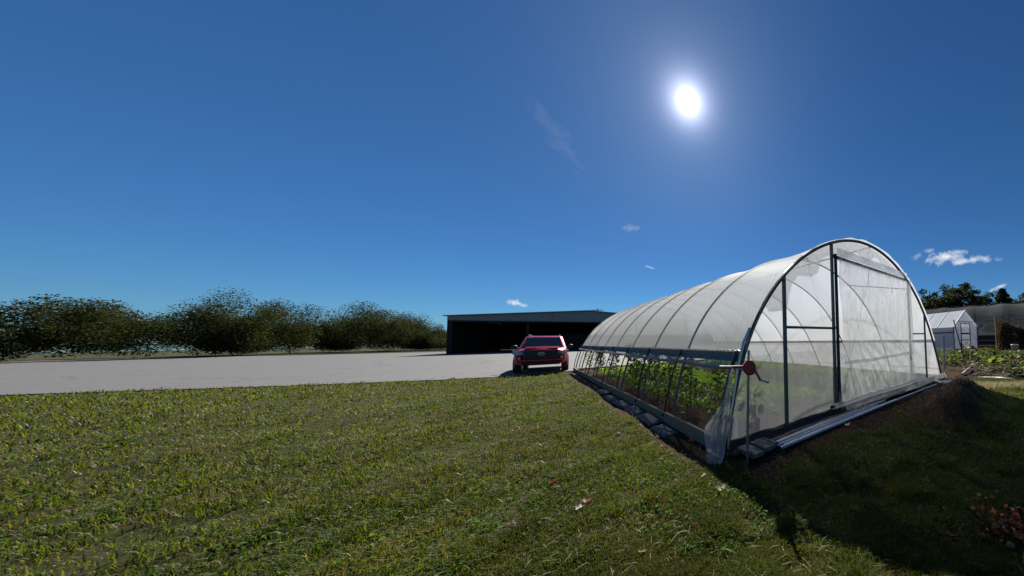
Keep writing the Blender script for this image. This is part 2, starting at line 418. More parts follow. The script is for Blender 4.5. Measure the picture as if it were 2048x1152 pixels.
# asphalt lot behind the lawn
def lot_mat():
    m, t = mat('worn_asphalt'); bs = t.n('ShaderNodeBsdfPrincipled'); bs.inputs['Roughness'].default_value = .8
    tcn = t.n('ShaderNodeTexCoord'); v = tcn.outputs['Object']
    n1 = t.noise(.25, 6, .6, v); n2 = t.noise(14, 6, .75, v); n3 = t.noise(1.6, 6, .7, v)
    c = t.mix(t.mapr(n1, .35, .65), (.055, .055, .058), (.082, .08, .078)); c = t.mix(t.mapr(n2, .42, .62), c, (.13, .13, .135))
    c = t.mix(t.mapr(n3, .55, .7), c, (.13, .125, .118)); n4 = t.noise(60, 4, .8, v); c = t.mix(t.mapr(n4, .5, .62), c, (.09, .088, .085))
    n5 = t.noise(.6, 5, .7, v, 1.5); c = t.mix(t.mapr(n5, .55, .68, 0, .5), c, (.10, .095, .09))
    vo = t.n('ShaderNodeTexVoronoi', feature='DISTANCE_TO_EDGE'); vo.inputs['Scale'].default_value = .16; dn = t.n('ShaderNodeVectorMath', operation='ADD'); t.l(v, dn.inputs[0]); nn = t.n('ShaderNodeTexNoise'); nn.inputs['Scale'].default_value = 1.2; t.l(v, nn.inputs['Vector']); t.l(nn.outputs['Color'], dn.inputs[1]); t.l(dn.outputs[0], vo.inputs['Vector'])
    c = t.mix(t.mapr(vo.outputs['Distance'], .004, .010, .8, 0), c, (.03, .03, .03))
    t.l(c, bs.inputs['Base Color'])
    b_ = t.n('ShaderNodeBump'); b_.inputs['Strength'].default_value = .5; b_.inputs['Distance'].default_value = .02; t.l(n2, b_.inputs['Height']); t.l(b_.outputs[0], bs.inputs['Normal'])
    o = t.n('ShaderNodeOutputMaterial'); t.l(bs.outputs[0], o.inputs[0]); return m
edge = [(-150, 3), (-60, 7.4), (-30, 9.6), (-19.0, 11.0), (-14.5, 11.9), (-12.6, 12.5), (-11.5, 13.6), (-10.75, 14.6), (-9.0, 16.3), (-7.2, 18.4), (-3.5, 22.0), (0, 25.5), (6, 33), (10, 60)]
pe = []
for i in range(len(edge) - 1):
    (x0, y0), (x1, y1) = edge[i], edge[i + 1]; n = max(1, int(math.hypot(x1 - x0, y1 - y0) / .5))
    for k in range(n):
        q = k / n; x = x0 + (x1 - x0) * q; y = y0 + (y1 - y0) * q
        pe.append((x + (random.random() - .5) * .12, y + (random.random() - .5) * .12))
pe.append(edge[-1])
P = []
for f_ in (0, 1):
    P.append([(x - f_ * 62, y + f_ * 46, .035) for x, y in pe])
lot = MB().grid(P).build('parking_lot', lot_mat()); tag(lot, kind='structure')
def in_lot(x, y):
    # left/behind of the edge polyline
    ex = np.array([p[0] for p in edge], float); ey = np.array([p[1] for p in edge], float)
    return np.asarray(x) < np.interp(y, ey, ex)

# ---------------------------------------------------------------- the main greenhouse
G = empty('hoop_greenhouse', C0, YAW)
tag(G, 'long hoop greenhouse under milky plastic film with arched end wall, nearest in view', 'greenhouse')
prof0 = [(0, 0), (.07, .58), (.165, 1.12), (.28, 1.5), (.46, 1.85), (.65, 2.15), (.85, 2.41), (1.15, 2.72), (1.65, 3.12), (2.4, 3.54),
         (3.17, 3.80), (3.75, 3.91), (4.31, 3.94), (5.0, 3.87), (5.74, 3.67), (6.6, 3.33), (7.2, 2.98), (7.65, 2.63), (8.05, 2.23),
         (8.5, 1.70), (8.85, 1.15), (9.1, .7), (9.36, .2), (9.44, 0)]
def smooth_prof(pts, n=64, it=30):
    p = np.array(pts, float); d = np.r_[0, np.cumsum(np.hypot(*np.diff(p, axis=0).T))]
    s_ = np.linspace(0, d[-1], n); q = np.stack([np.interp(s_, d, p[:, 0]), np.interp(s_, d, p[:, 1])], 1)
    for _ in range(it): q[1:-1] = .5 * q[1:-1] + .25 * (q[:-2] + q[2:])
    return q
PR = smooth_prof(prof0)
cumz = PR[:, 1]; ik = int(np.argmax(cumz))
def prof_at_z(z, side=0):
    if side == 0: return float(np.interp(z, PR[:ik + 1, 1], PR[:ik + 1, 0]))
    return float(np.interp(-z, -PR[ik:, 1], PR[ik:, 0]))
def prof_at_a(a): return float(np.interp(a, PR[:, 0], PR[:, 1]))
bows = [i * 1.83 for i in range(9)]
for i, b in enumerate(bows):
    r = .033 if i == 0 else .024
    o = MB().tube([(p[0], b, p[1] - .03) for p in PR], r, 10).build('hoop', M_arch if i == 0 else M_bow, G)
# posts of both end walls, headers, girts
def vpost(a, b, top=None, r=.032, m=M_post, z0=0):
    return MB().tube([(a, b, z0), (a, b, (prof_at_a(a) if top is None else top) - .04)], r, 10).build('end_post', m, G)
for a_ in (1.2, 2.62, 6.57, 7.85): vpost(a_, -.01, r=.036 if a_ < 3 else .03)
for a_ in (1.2, 3.1, 6.3, 7.85): vpost(a_, GL_)
MB().tube([(2.65, -.02, 3.235), (6.54, -.02, 3.235)], .034, 8).build('door_header', M_arch, G)
MB().tube([(1.23, -.01, 1.745), (2.59, -.01, 1.745)], .024, 8).build('girt', M_post, G)
MB().tube([(6.9, .02, 1.63), (7.83, .0, 1.63)], .022, 8).build('girt', M_post, G)
MB().tube([(1.2, GL_, 1.7), (3.07, GL_, 1.7)], .024, 8).build('girt', M_post, G)
MB().box((2.69, -.055, 1.68), (.075, .03, 3.2)).build('door_jamb_strip', M_black, G)
# purlin under the ridge and diagonal wind braces
MB().tube([(4.4, 0, 3.82), (4.4, GL_, 3.82)], .022, 8).build('ridge_purlin', M_post, G)
for (a0, b0, z0, a1, b1, z1) in [(1.9, 0.05, 3.06, 3.2, 1.83, 3.6), (6.9, .05, 3.02, 6.2, 1.83, 3.35)]:
    MB().tube([(a0, b0, z0), (a1, b1, z1)], .016, 6).build('brace', M_post, G)
# boards
MB().box((.285, GL_ / 2, 1.30), (.035, GL_ - .1, .15)).build('hip_board', M_hip, G)
MB().box((8.66, GL_ / 2, 1.38), (.035, GL_ - .1, .13)).build('hip_board', M_hip, G)
def board(a0, b0, a1, b1, z0, z1, th=.045, mat_=M_wood, name='base_board'):
    L = math.hypot(a1 - a0, b1 - b0); an = math.atan2(b1 - b0, a1 - a0)
    n = max(2, int(L / .3)); P = []
    for i in range(n + 1):
        q = i / n; x = a0 + (a1 - a0) * q; y = b0 + (b1 - b0) * q; wv = .008 * math.sin(q * 9 + a0 * 3) + random.uniform(-.003, .003)
        nx_, ny_ = -math.sin(an), math.cos(an); row = []
        for (o_, z) in ((-th / 2, z0), (-th / 2, z1), (th / 2, z1), (th / 2, z0)):
            row.append((x + nx_ * (o_ + wv), y + ny_ * (o_ + wv), z + (wv if z > z0 else 0)))
        P.append(row)
    mb = MB().grid(P, False, True)
    mb.add(P[0], [(0, 1, 2, 3)]); mb.add(P[-1], [(3, 2, 1, 0)])
    return mb.build(name, mat_, G)
board(-.045, .30, -.045, 4.9, -.05, .20)
board(-.05, 4.91, -.05, 9.75, -.05, .19)
board(-.045, 9.76, -.045, GL_ + .02, -.05, .19)
board(9.47, 0.1, 9.47, GL_, -.05, .18)
board(.02, .05, 2.6, .05, -.05, .10); board(2.66, .0, 6.6, .0, -.05, .14); board(6.62, .05, 9.46, .05, -.05, .12)
board(.0, GL_ + .05, 9.45, GL_ + .05, -.05, .14)

# roof film: hangs between the bows, pinned at both hips; gathers into creases near the front corner
def roof_film():
    z_end = 1.375
    i0 = int(np.argmax(PR[:, 1] > z_end)); q = PR[i0:, :]
    j1 = len(q) - int(np.argmax(q[::-1, 1] > z_end)); q = q[:j1]
    q = np.vstack([[prof_at_z(z_end), z_end], q, [prof_at_z(z_end, 1), z_end]])
    d = np.r_[0, np.cumsum(np.hypot(*np.diff(q, axis=0).T))]; S = np.linspace(0, d[-1], 150)
    qa = np.interp(S, d, q[:, 0]); qz = np.interp(S, d, q[:, 1])
    ta = np.gradient(qa); tz = np.gradient(qz); L = np.hypot(ta, tz); na, nz_ = -tz / L, ta / L
    bs_ = np.unique(np.r_[np.linspace(-.06, 2.2, 110), np.linspace(2.2, GL_ + .06, 190)])
    P = np.zeros((len(bs_), len(S), 3))
    for i, b in enumerate(bs_):
        ph = (b % 1.83) / 1.83 if 0 <= b <= GL_ else 0
        sag = -.052 * math.sin(math.pi * ph) ** .8
        s1 = S / S[-1]
        wr = .0008 * np.sin(b * 21 + s1 * 9 + 2 * np.sin(s1 * 13)) + .006 * (vnoise(b, S, 2.6) - .5)
        # diagonal creases pulled toward the front corner
        k = np.exp(-((b - .42) / .42) ** 2) * np.exp(-(S / 1.15) ** 2)
        cre = .020 * k * np.sin((b * 2.2 - S * 1.0) * 21)
        # slack ruffle on the edge by the front arch
        ed = math.exp(-(b / .10) ** 2) if b > 0 else 1
        cre = cre + .010 * ed * np.sin(S * 7.0 + 1.5 * np.sin(S * 3))
        disp = sag * np.clip(np.minimum(S, S[-1] - S) / .5, .25, 1) + wr + cre + .012
        P[i, :, 0] = qa + na * disp; P[i, :, 1] = b; P[i, :, 2] = qz + nz_ * disp
    n_, m_ = P.shape[:2]; I = np.arange(n_ * m_).reshape(n_, m_)
    F = np.stack([I[:-1, :-1], I[:-1, 1:], I[1:, 1:], I[1:, :-1]], -1).reshape(-1, 4)
    return npmesh('roof_film', P.reshape(-1, 3), [F], M_film_roof, G, True)
roof_film()
# clamp channel with wiggle wire along each hip
for a_, nm in ((prof_at_z(1.375) - .02, 'clamp_channel'), (prof_at_z(1.375, 1) + .02, 'clamp_channel')):
    MB().box((a_, GL_ / 2, 1.375), (.02, GL_ + .05, .028)).build(nm, M_black, G)
mb = MB(); pts = []
for k in range(int(GL_ / .06)):
    pts.append((prof_at_z(1.375) - .035, .05 + k * .06, 1.385 + (.011 if k % 2 else -.004)))
mb.tube(pts, .0035, 4).build('clamp_wire', M_shiny, G)
# roll-up side: short hanging skirt with diagonal pulls, wound onto a pipe
def skirt():
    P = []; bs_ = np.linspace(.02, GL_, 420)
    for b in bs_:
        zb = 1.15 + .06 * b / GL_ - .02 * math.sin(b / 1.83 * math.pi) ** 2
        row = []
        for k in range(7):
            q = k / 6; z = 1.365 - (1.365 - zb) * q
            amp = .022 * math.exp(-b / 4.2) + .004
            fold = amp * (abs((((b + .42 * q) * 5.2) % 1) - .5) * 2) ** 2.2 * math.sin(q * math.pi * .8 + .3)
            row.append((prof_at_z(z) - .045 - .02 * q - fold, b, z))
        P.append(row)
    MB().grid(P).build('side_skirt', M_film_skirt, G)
    pp = [(prof_at_z(1.15) - .072, b, 1.14 + .06 * b / GL_ - .02 * math.sin(max(b, 0) / 1.83 * math.pi) ** 2) for b in np.linspace(-.42, GL_, 80)]
    o = MB().tube(pp, .022, 10).build('roll_pipe', M_steel, G)
    pp2 = [(p[0], p[1], p[2] + .004) for p in pp if p[1] > .05]
    MB().tube(pp2, .033, 10).build('rolled_film', M_film_flap, G)
skirt()
# far side: closed film between hip and ground with gathered bottom
P = []
for b in np.linspace(0, GL_, 120):
    row = []
    for k in range(12):
        z = 1.36 * (1 - k / 11) + .05; row.append((prof_at_z(z, 1) + .03 + .012 * math.sin(b * 13 + k), b, z))
    P.append(row)
MB().grid(P).build('side_film', M_film_side, G)
mb = MB(); pts = [(9.28 + .02 * math.sin(b * 5), b, .36 + .03 * math.sin(b * 1.7)) for b in np.linspace(.1, GL_, 100)]
mb.tube(pts, .045, 8).build('rolled_film', M_film_flap, G)
# black anti-billow webbing on the open side
def strap(b, tilt=0.0):
    pts = []; n = 12
    for i in range(n + 1):
        q = i / n; z = 1.375 - 1.2 * q; pts.append((prof_at_z(z) - .075 - .02 * math.sin(q * 3.1), b + tilt * q, z))
    o = MB().tube(pts, .016, 6).build('side_strap', M_black, G)
    MB().box((-.078, b + tilt, .15), (.02, .05, .06), bev=.004).build('strap_clip', M_black, G)
strap(.06, .05); [strap(.13 + 1.83 * k, .08 * math.sin(k * 2.1)) for k in range(1, 9)]
strap(.10, .0)
# thin strings with vines grow along them, inside the open side
# end wall film with door opening (front), film only above head height at the back
def end_film(name, b, hole, m_, zlo=.08, wob=.012, zmin=None):
    """film skin over the arch, clipped to the profile, with a rectangular hole (a0,a1,z0,z1)"""
    na_, nz2 = 150, 64; V = {}; vs = []; fs = []
    top = [prof_at_a(a) for a in np.linspace(.03, GW - .08, na_)]
    As = np.linspace(.03, GW - .08, na_)
    def vid(i, j):
        if (i, j) not in V:
            a = As[i]; z0_ = zlo if zmin is None else zmin; zt = max(top[i] - .05, z0_)
            z = min(z0_ + (3.92 - z0_) * j / nz2, zt)
            y = b + wob * math.sin(a * 4.1 + z * 1.3) * math.sin(z * 2.2 + a) + .004 * math.sin(a * 31 + z * 5)
            V[(i, j)] = len(vs); vs.append((a, y, z))
        return V[(i, j)]
    z0_ = zlo if zmin is None else zmin
    for i in range(na_ - 1):
        for j in range(nz2):
            zl = z0_ + (3.92 - z0_) * j / nz2
            if zl >= max(top[i], top[i + 1]) - .05: continue
            ac = (As[i] + As[i + 1]) / 2; zc = zl + (3.92 - z0_) / nz2 / 2
            if hole and hole[0] < ac < hole[1] and hole[2] < zc < hole[3]: continue
            f = [vid(i, j), vid(i + 1, j), vid(i + 1, j + 1), vid(i, j + 1)]
            fs.append(f)
    ff = []
    for f in fs:
        u = []
        for k in f:
            if not u or (Vector(vs[k]) - Vector(vs[u[-1]])).length > 1e-5: u.append(k)
        if len(u) > 2: ff.append(tuple(u))
    return MB().add(vs, ff, True).build(name, m_, G)
end_film('end_film', .035, (2.64, 6.55, -1, 3.2), M_film_end)
end_film('end_film', GL_ + .02, None, M_film_end, zmin=1.95)
# extra film folded over behind the arch (bright ruffled band), front
P = []
for i, (a, z) in enumerate(PR):
    if z < 2.05 or (a > 6.0): continue
    t = PR[min(i + 1, len(PR) - 1)] - PR[i - 1]; t = t / np.hypot(*t); n_ = np.array([t[1], -t[0]])
    wid = (.30 + .12 * math.sin(i * 1.1)) * (1 - .55 * max(0, (a - 4.0)) / 2.0) * min(1, (z - 1.9) * 3); row = []
    for k in range(6):
        q = k / 5; row.append((a + n_[0] * (wid * q + .035), .06 + .03 * math.sin(i * 1.9 + k * 1.3) * q, z - .02 + n_[1] * (wid * q + .035)))
    P.append(row)
MB().grid(P).build('film_flap', M_film_flap, G)
# white strip over the door header
P = [[(a, -.03 + .006 * math.sin(a * 9), z) for z in (3.28, 3.36, 3.45)] for a in np.linspace(2.8, 6.5, 30)]
MB().grid(P).build('film_flap', M_film_flap, G)
# roll-up door curtain, hanging in loose folds outside the posts
def curtain():
    As = np.linspace(2.70, 6.60, 330); P = []; rc = random.Random(5)
    cr_ = [(rc.uniform(2.6, 6.5), 3.2, rc.uniform(-.5, .5), rc.uniform(.6, 2.6), rc.choice((-1, 1)) * rc.uniform(.016, .04)) for _ in range(13)]
    cr_ += [(2.8 + .35 * k, .3, -.25 - .1 * k, rc.uniform(.9, 1.9), .05) for k in range(7)]
    for a in As:
        row = []
        for k in range(60):
            q = k / 59; z = 3.22 - q * (3.22 - .27)
            ed = math.exp(-((a - 2.72) / .22) ** 2); ed2 = math.exp(-((a - 6.5) / .3) ** 2)
            amp = .010 + .05 * ed + .028 * ed2 * q + .018 * q * math.exp(-((a - 4.4) / 1.3) ** 2)
            y = -.10 - .02 * q + amp * .7 * math.sin(a * 11 - z * 1.6 + 1.4 * math.sin(z * 2.1 + a * 1.2)) + .05 * (float(vnoise(a * 1.2, z * .6)) - .5)
            for (ca, cz, sl, ln, am) in cr_:
                dz = abs(z - cz)
                if dz < ln: y += am * (1 - dz / ln) * math.exp(-((a - ca - sl * (dz)) / .035) ** 2)
            aa = a + (.12 * math.sin(math.pi * q) ** 1.0 * ed * (1 if q < .7 else .4)) - .10 * ed * max(0, q - .75) / .25
            row.append((aa, y, z))
        P.append(row)
    o = MB().grid(P).build('door_curtain', M_film_door, G)
    # bright gather where the curtain is doubled, and the wound bottom
    pp = [(a, -.12, .24 + .012 * math.sin(a * 2)) for a in np.linspace(2.36, 6.72, 40)]
    MB().tube(pp, .05, 10).build('curtain_roll', M_film_flap, G)
    MB().tube([(2.30, -.12, .235), (2.40, -.12, .24)], .03, 10).build('roll_end', M_black, G)
    P = [[(a, -.165 - .006 * math.sin(a * 13 + z * 30), z) for z in (1.02 + .02 * math.sin(a * 1.3), 1.05 + .02 * math.sin(a * 1.3), 1.09 + .02 * math.sin(a * 1.3))] for a in np.linspace(2.75, 6.35, 50)]
    MB().grid(P).build('curtain_hem', M_film_flap, G)
    # white sheet hanging below the roll to the soil
    P = []
    for a in np.linspace(2.75, 9.3, 70):
        lo = .10 if a < 5.6 else .04
        P.append([(a, -.13 - .05 * q + .01 * math.sin(a * 11 + q * 4), .22 * (1 - q) + lo * q) for q in (0, .33, .66, 1)])
    MB().grid(P).build('curtain_hem', M_film_flap, G)
curtain()
# film wrapped round the front corner leg, its loose tail lying on the soil
def tail():
    rows = [(1.14, (.12, -.06), (.16, .04)), (1.0, (.09, -.06), (.10, .05)), (.8, (.06, -.07), (.05, .06)), (.6, (.04, -.07), (.0, .08)),
            (.46, (.03, -.08), (-.05, .18)), (.34, (.02, -.09), (-.09, .30)), (.24, (.0, -.06), (-.12, .34)), (.14, (-.03, -.09), (-.16, .26)),
            (.07, (-.08, -.13), (-.22, .14)), (.04, (-.13, -.20), (-.27, .02)), (.05, (-.20, -.26), (-.34, -.08)), (.015, (-.27, -.33), (-.38, -.18))]
    P = []
    for k, (z, p, q) in enumerate(rows):
        row = []
        for j in range(15):
            t = j / 14; f = (.012 + .02 * vnoise(k * .8, j * .5) ) * math.sin(j * 1.5 + k * .9 + 2 * float(vnoise(j * .7, k * .6))) * min(1, .3 + k * .14); f = float(f)
            row.append((p[0] + (q[0] - p[0]) * t - f, p[1] + (q[1] - p[1]) * t - f * .6, z + abs(f) * .7 + .03))
        P.append(row)
    o = MB().grid(P).build('film_tail', M_film_tail, G)
    md = o.modifiers.new('s', 'SUBSURF'); md.levels = 1; md.render_levels = 2
tail()
MB().box((.10, -.07, .33), (.12, .012, .28), bev=.004).build('clear_patch', M_film_flap, G)
MB().tube([(.0, -.06, 0), (.08, -.06, .6), (.20, -.06, 1.2), (.30, -.05, 1.5), (.42, -.05, 1.72)], .02, 8).build('film_edge_strip', M_shiny, G)  # bright metal tube stands in for the shiny film edge at the corner

# ---------------------------------------------------------------- hand crank on its guide stake
st = empty('guide_stake', gl(.05, -.44), 0)
tag(st, 'slender upright steel stake in the grass carrying the red crank', 'stake')
MB().tube([(-.012, .0, -.15), (0.03, 0, 1.40)], .0165, 10).build('tube', M_steel, st)
MB().tube([(0.029, 0, 1.395), (0.0301, 0, 1.41)], .020, 10).build('cap', M_arch, st)
ck = empty('hand_crank', gl(.08, -.44, 1.19), YAW - R(30))
tag(ck, 'red cast crank gearbox with folding handle at the greenhouse corner', 'crank')
mb = MB(); n = 8; ring = []
for (y, s_) in ((-.055, .80), (-.04, 1.0), (.03, 1.0), (.05, .75)):
    ring.append([(.088 * s_ * math.cos(2 * math.pi * (k + .5) / n) + .01, y, .100 * s_ * math.sin(2 * math.pi * (k + .5) / n)) for k in range(n)])
mb.grid(ring, False, True); mb.add(ring[0], [tuple(reversed(range(n)))]); mb.add(ring[-1], [tuple(range(n))])
mb.build('gearbox', M_red, ck)
mb = MB(); mb.tube([(0, -.075, 0), (0, -.05, 0)], .035, 12); mb.tube([(-.04, -.06, .05), (-.04, -.05, .05)], .008, 6); mb.tube([(.045, -.06, -.04), (.045, -.05, -.04)], .008, 6)
mb.build('hub', M_red, ck)
MB().tube([(-.20, .02, .012), (-.07, .0, .01)], .020, 10).build('shaft_sleeve', M_red, ck)
MB().box((.105, -.06, -.09), (.030, .018, .17), Matrix.Rotation(R(-28), 3, 'Y'), bev=.004).build('handle_arm', M_red, ck)
MB().tube([(.145, -.06, -.155), (.25, -.08, -.19)], .014, 10).build('handle_grip', M_shiny, ck)
MB().tube([(-.36, .02, .02), (-.19, .02, .012)], .017, 10).build('drive_shaft', M_steel, ck)

# ---------------------------------------------------------------- loose pipes, fabric, blocks by the front wall
def fabric():
    P = []
    for a in np.linspace(-.02, 9.0, 150):
        row = []
        for k in range(16):
            q = k / 15; wd = .24 + .04 * math.sin(a * 2.1)
            b = -.005 - q * wd
            z = .115 * (1 - ss(q, 0, .45)) + .025 + .022 * vnoise(a * 1.0, q * 2, 5) + .028 * abs(math.sin(q * 9 + a * .8 + 2 * math.sin(a * 1.1))) * (.3 + q)
            row.append((a, b, float(z)))
        P.append(row)
    o = MB().grid(P).build('ground_fabric', M_fabric); o.location = C0; o.rotation_euler = (0, 0, YAW)
    tag(o, 'crumpled black ground fabric along the foot of the front end wall', 'ground fabric')
fabric()
pipes = [(.62, -.30, 3.05, -.22, .055, .021, 'thin galvanised pipe lying nearest the black fabric'),
         (.66, -.335, 4.2, -.27, .06, .022, 'galvanised pipe second from the black fabric in the bundle'),
         (.60, -.385, 3.75, -.30, .045, .023, 'galvanised pipe in the middle of the bundle on the ground'),
         (.70, -.43, 4.6, -.36, .04, .024, 'galvanised pipe next to the outermost one of the bundle'),
         (.58, -.485, 7.45, -.40, .05, .027, 'longest galvanised pipe, outermost of the bundle, reaching past the door curtain')]
M_pipe = pbr('loose_pipe', (.40, .42, .45), (.26, .28, .31), .33, .7, 18, .05)
for (a0, b0, a1, b1, z, r, lab) in pipes:
    p0, p1 = gl(a0, b0), gl(a1, b1); c = (p0 + p1) / 2; e = empty('metal_pipe', (c.x, c.y, z)); pt = []
    L = (p1 - p0).length; n = 14
    for i in range(n + 1):
        q = i / n; p = p0 + (p1 - p0) * q - c; pt.append((p.x, p.y, .012 * math.sin(q * math.pi)))
    bpy.data.objects.remove(e)
    mb = MB().tube(pt, r, 12, cap=False); mb.tube(pt, r * .82, 12, cap=False)
    o = mb.build('metal_pipe', M_pipe); o.location = (c.x, c.y, z)
    tag(o, lab, 'pipe', 'loose pipes along the front wall')
def slab(a, b, rz, d, tilt, lab, z=None, grp=None, name='paving_block', mt=None):
    p = gl(a, b); nx2, ny2 = 7, 5; mb = MB(); sx, sy, sz = d
    top = []
    for i in range(nx2):
        row = []
        for j in range(ny2):
            x = (i / (nx2 - 1) - .5) * sx; y = (j / (ny2 - 1) - .5) * sy
            ex = (i in (0, nx2 - 1)) or (j in (0, ny2 - 1))
            row.append((x + random.uniform(-.008, .008), y + random.uniform(-.008, .008), sz / 2 - (.008 if ex else 0) + random.uniform(-.004, .004)))
        top.append(row)
    mb.grid(top, False)
    loop = [top[i][0] for i in range(nx2)] + [top[-1][j] for j in range(1, ny2)] + [top[i][-1] for i in range(nx2 - 2, -1, -1)] + [top[0][j] for j in range(ny2 - 2, 0, -1)]
    mb.grid([loop, [(x * 1.02, y * 1.02, -sz / 2) for x, y, z_ in loop]], False, True)
    o = mb.build(name, mt or M_stone)
    zz = float(height(p.x, p.y)) + sz * .5 if z is None else z
    o.location = (p.x, p.y, zz); o.rotation_euler = (tilt[0], tilt[1], YAW + rz)
    return tag(o, lab, 'paving block', grp)
slab(.20, -.30, .1, (.20, .33, .06), (.03, .05), 'rough stone block at the corner nearest the plastic tail', .075, 'blocks at the greenhouse corner')
slab(.43, -.28, .05, (.19, .31, .06), (.02, -.03), 'rough stone block at the corner beside the pipe ends', .085, 'blocks at the greenhouse corner')
slab(.57, -.25, .12, (.08, .30, .05), (.0, .15), 'narrow tilted stone strip wedged between block and pipe ends', .09, 'blocks at the greenhouse corner')
for k, (b, L, nm) in enumerate([(1.55, .62, 'nearest the front corner'), (2.35, .72, 'second from the front corner'), (3.25, .75, 'third from the front corner'),
                                (4.3, .8, 'fourth from the front corner'), (5.35, .85, 'fifth from the front corner'), (6.45, .9, 'farthest from the front corner')]):
    slab(-.24 + .02 * math.sin(k * 3), b, .04 * math.sin(k * 2.3), (.24, L, .04), (.02 * math.sin(k), -.05), 'flat grey stone slab beside the side base board, ' + nm, None, 'slabs along the open side', 'stone_slab')

# ---------------------------------------------------------------- leaf and blade meshes
def leafcloud(P, size, tilt=1.0, asp=.62, fold=.18, up=None, rs=None):
    """P (n,3) leaf bases; returns verts and faces: each leaf a folded six-sided blade"""
    rs = rs or rng; n = len(P); sz = size * rs.uniform(.6, 1.35, n) if np.isscalar(size) else size
    d = rs.normal(size=(n, 3)); d[:, 2] *= .6 * tilt
    if up is not None: d = d * .6 + up
    d /= np.linalg.norm(d, axis=1)[:, None]
    u = rs.normal(size=(n, 3)); u[:, 2] = np.abs(u[:, 2]) + .6
    s_ = np.cross(d, u); s_ /= np.linalg.norm(s_, axis=1)[:, None] + 1e-9; nn = np.cross(s_, d)
    S = sz[:, None]; w_ = asp * .5
    v = np.stack([P, P + d * S * .35 + s_ * S * w_ + nn * S * fold, P + d * S * .75 + s_ * S * w_ * .8 + nn * S * fold * .6,
                  P + d * S - nn * S * fold * .5,
                  P + d * S * .75 - s_ * S * w_ * .8 + nn * S * fold * .6, P + d * S * .35 - s_ * S * w_ + nn * S * fold], 1)
    k = (np.arange(n) * 6)[:, None]
    f = np.concatenate([k + np.array([[0, 1, 2, 3]]), k + np.array([[0, 3, 4, 5]])])
    return v.reshape(-1, 3), f
def blades(x, y, z, hgt, wid, lean, rs=None):
    rs = rs or rng; n = len(x); az = rs.uniform(0, 2 * np.pi, n); d = np.stack([np.cos(az), np.sin(az), np.zeros(n)], 1)
    s_ = np.stack([-d[:, 1], d[:, 0], np.zeros(n)], 1); s_ = s_ * (wid / 2)[:, None]
    P = np.stack([x, y, z], 1); U = np.array([0, 0, 1.])
    h = hgt[:, None]; L = (lean * hgt)[:, None]
    m_ = P + U * h * .55 + d * L * .3; t_ = P + U * h * (1 - .25 * lean[:, None]) + d * L
    v = np.stack([P - s_, P + s_, m_ + s_ * .8, m_ - s_ * .8, t_], 1)
    k = (np.arange(n) * 5)[:, None]
    return v.reshape(-1, 3), k + np.array([[0, 1, 2, 3]]), k + np.array([[3, 2, 4]])

M_grass = leafmat('grass_blades', [(.036, .068, .004), (.054, .088, .005), (.074, .094, .006), (.09, .09, .010), (.04, .07, .005), (.16, .125, .04)], .5, .5, 1.7, .18, (.105, .085, .013))
M_dry = leafmat('dry_blades', [(.26, .20, .10), (.34, .28, .16), (.20, .14, .07), (.42, .36, .24)], .3, .5, 1.2)
M_weed = leafmat('weed_leaves', [(.03, .075, .012), (.05, .11, .015), (.08, .13, .02)], .45, .6, 1.6, .15)

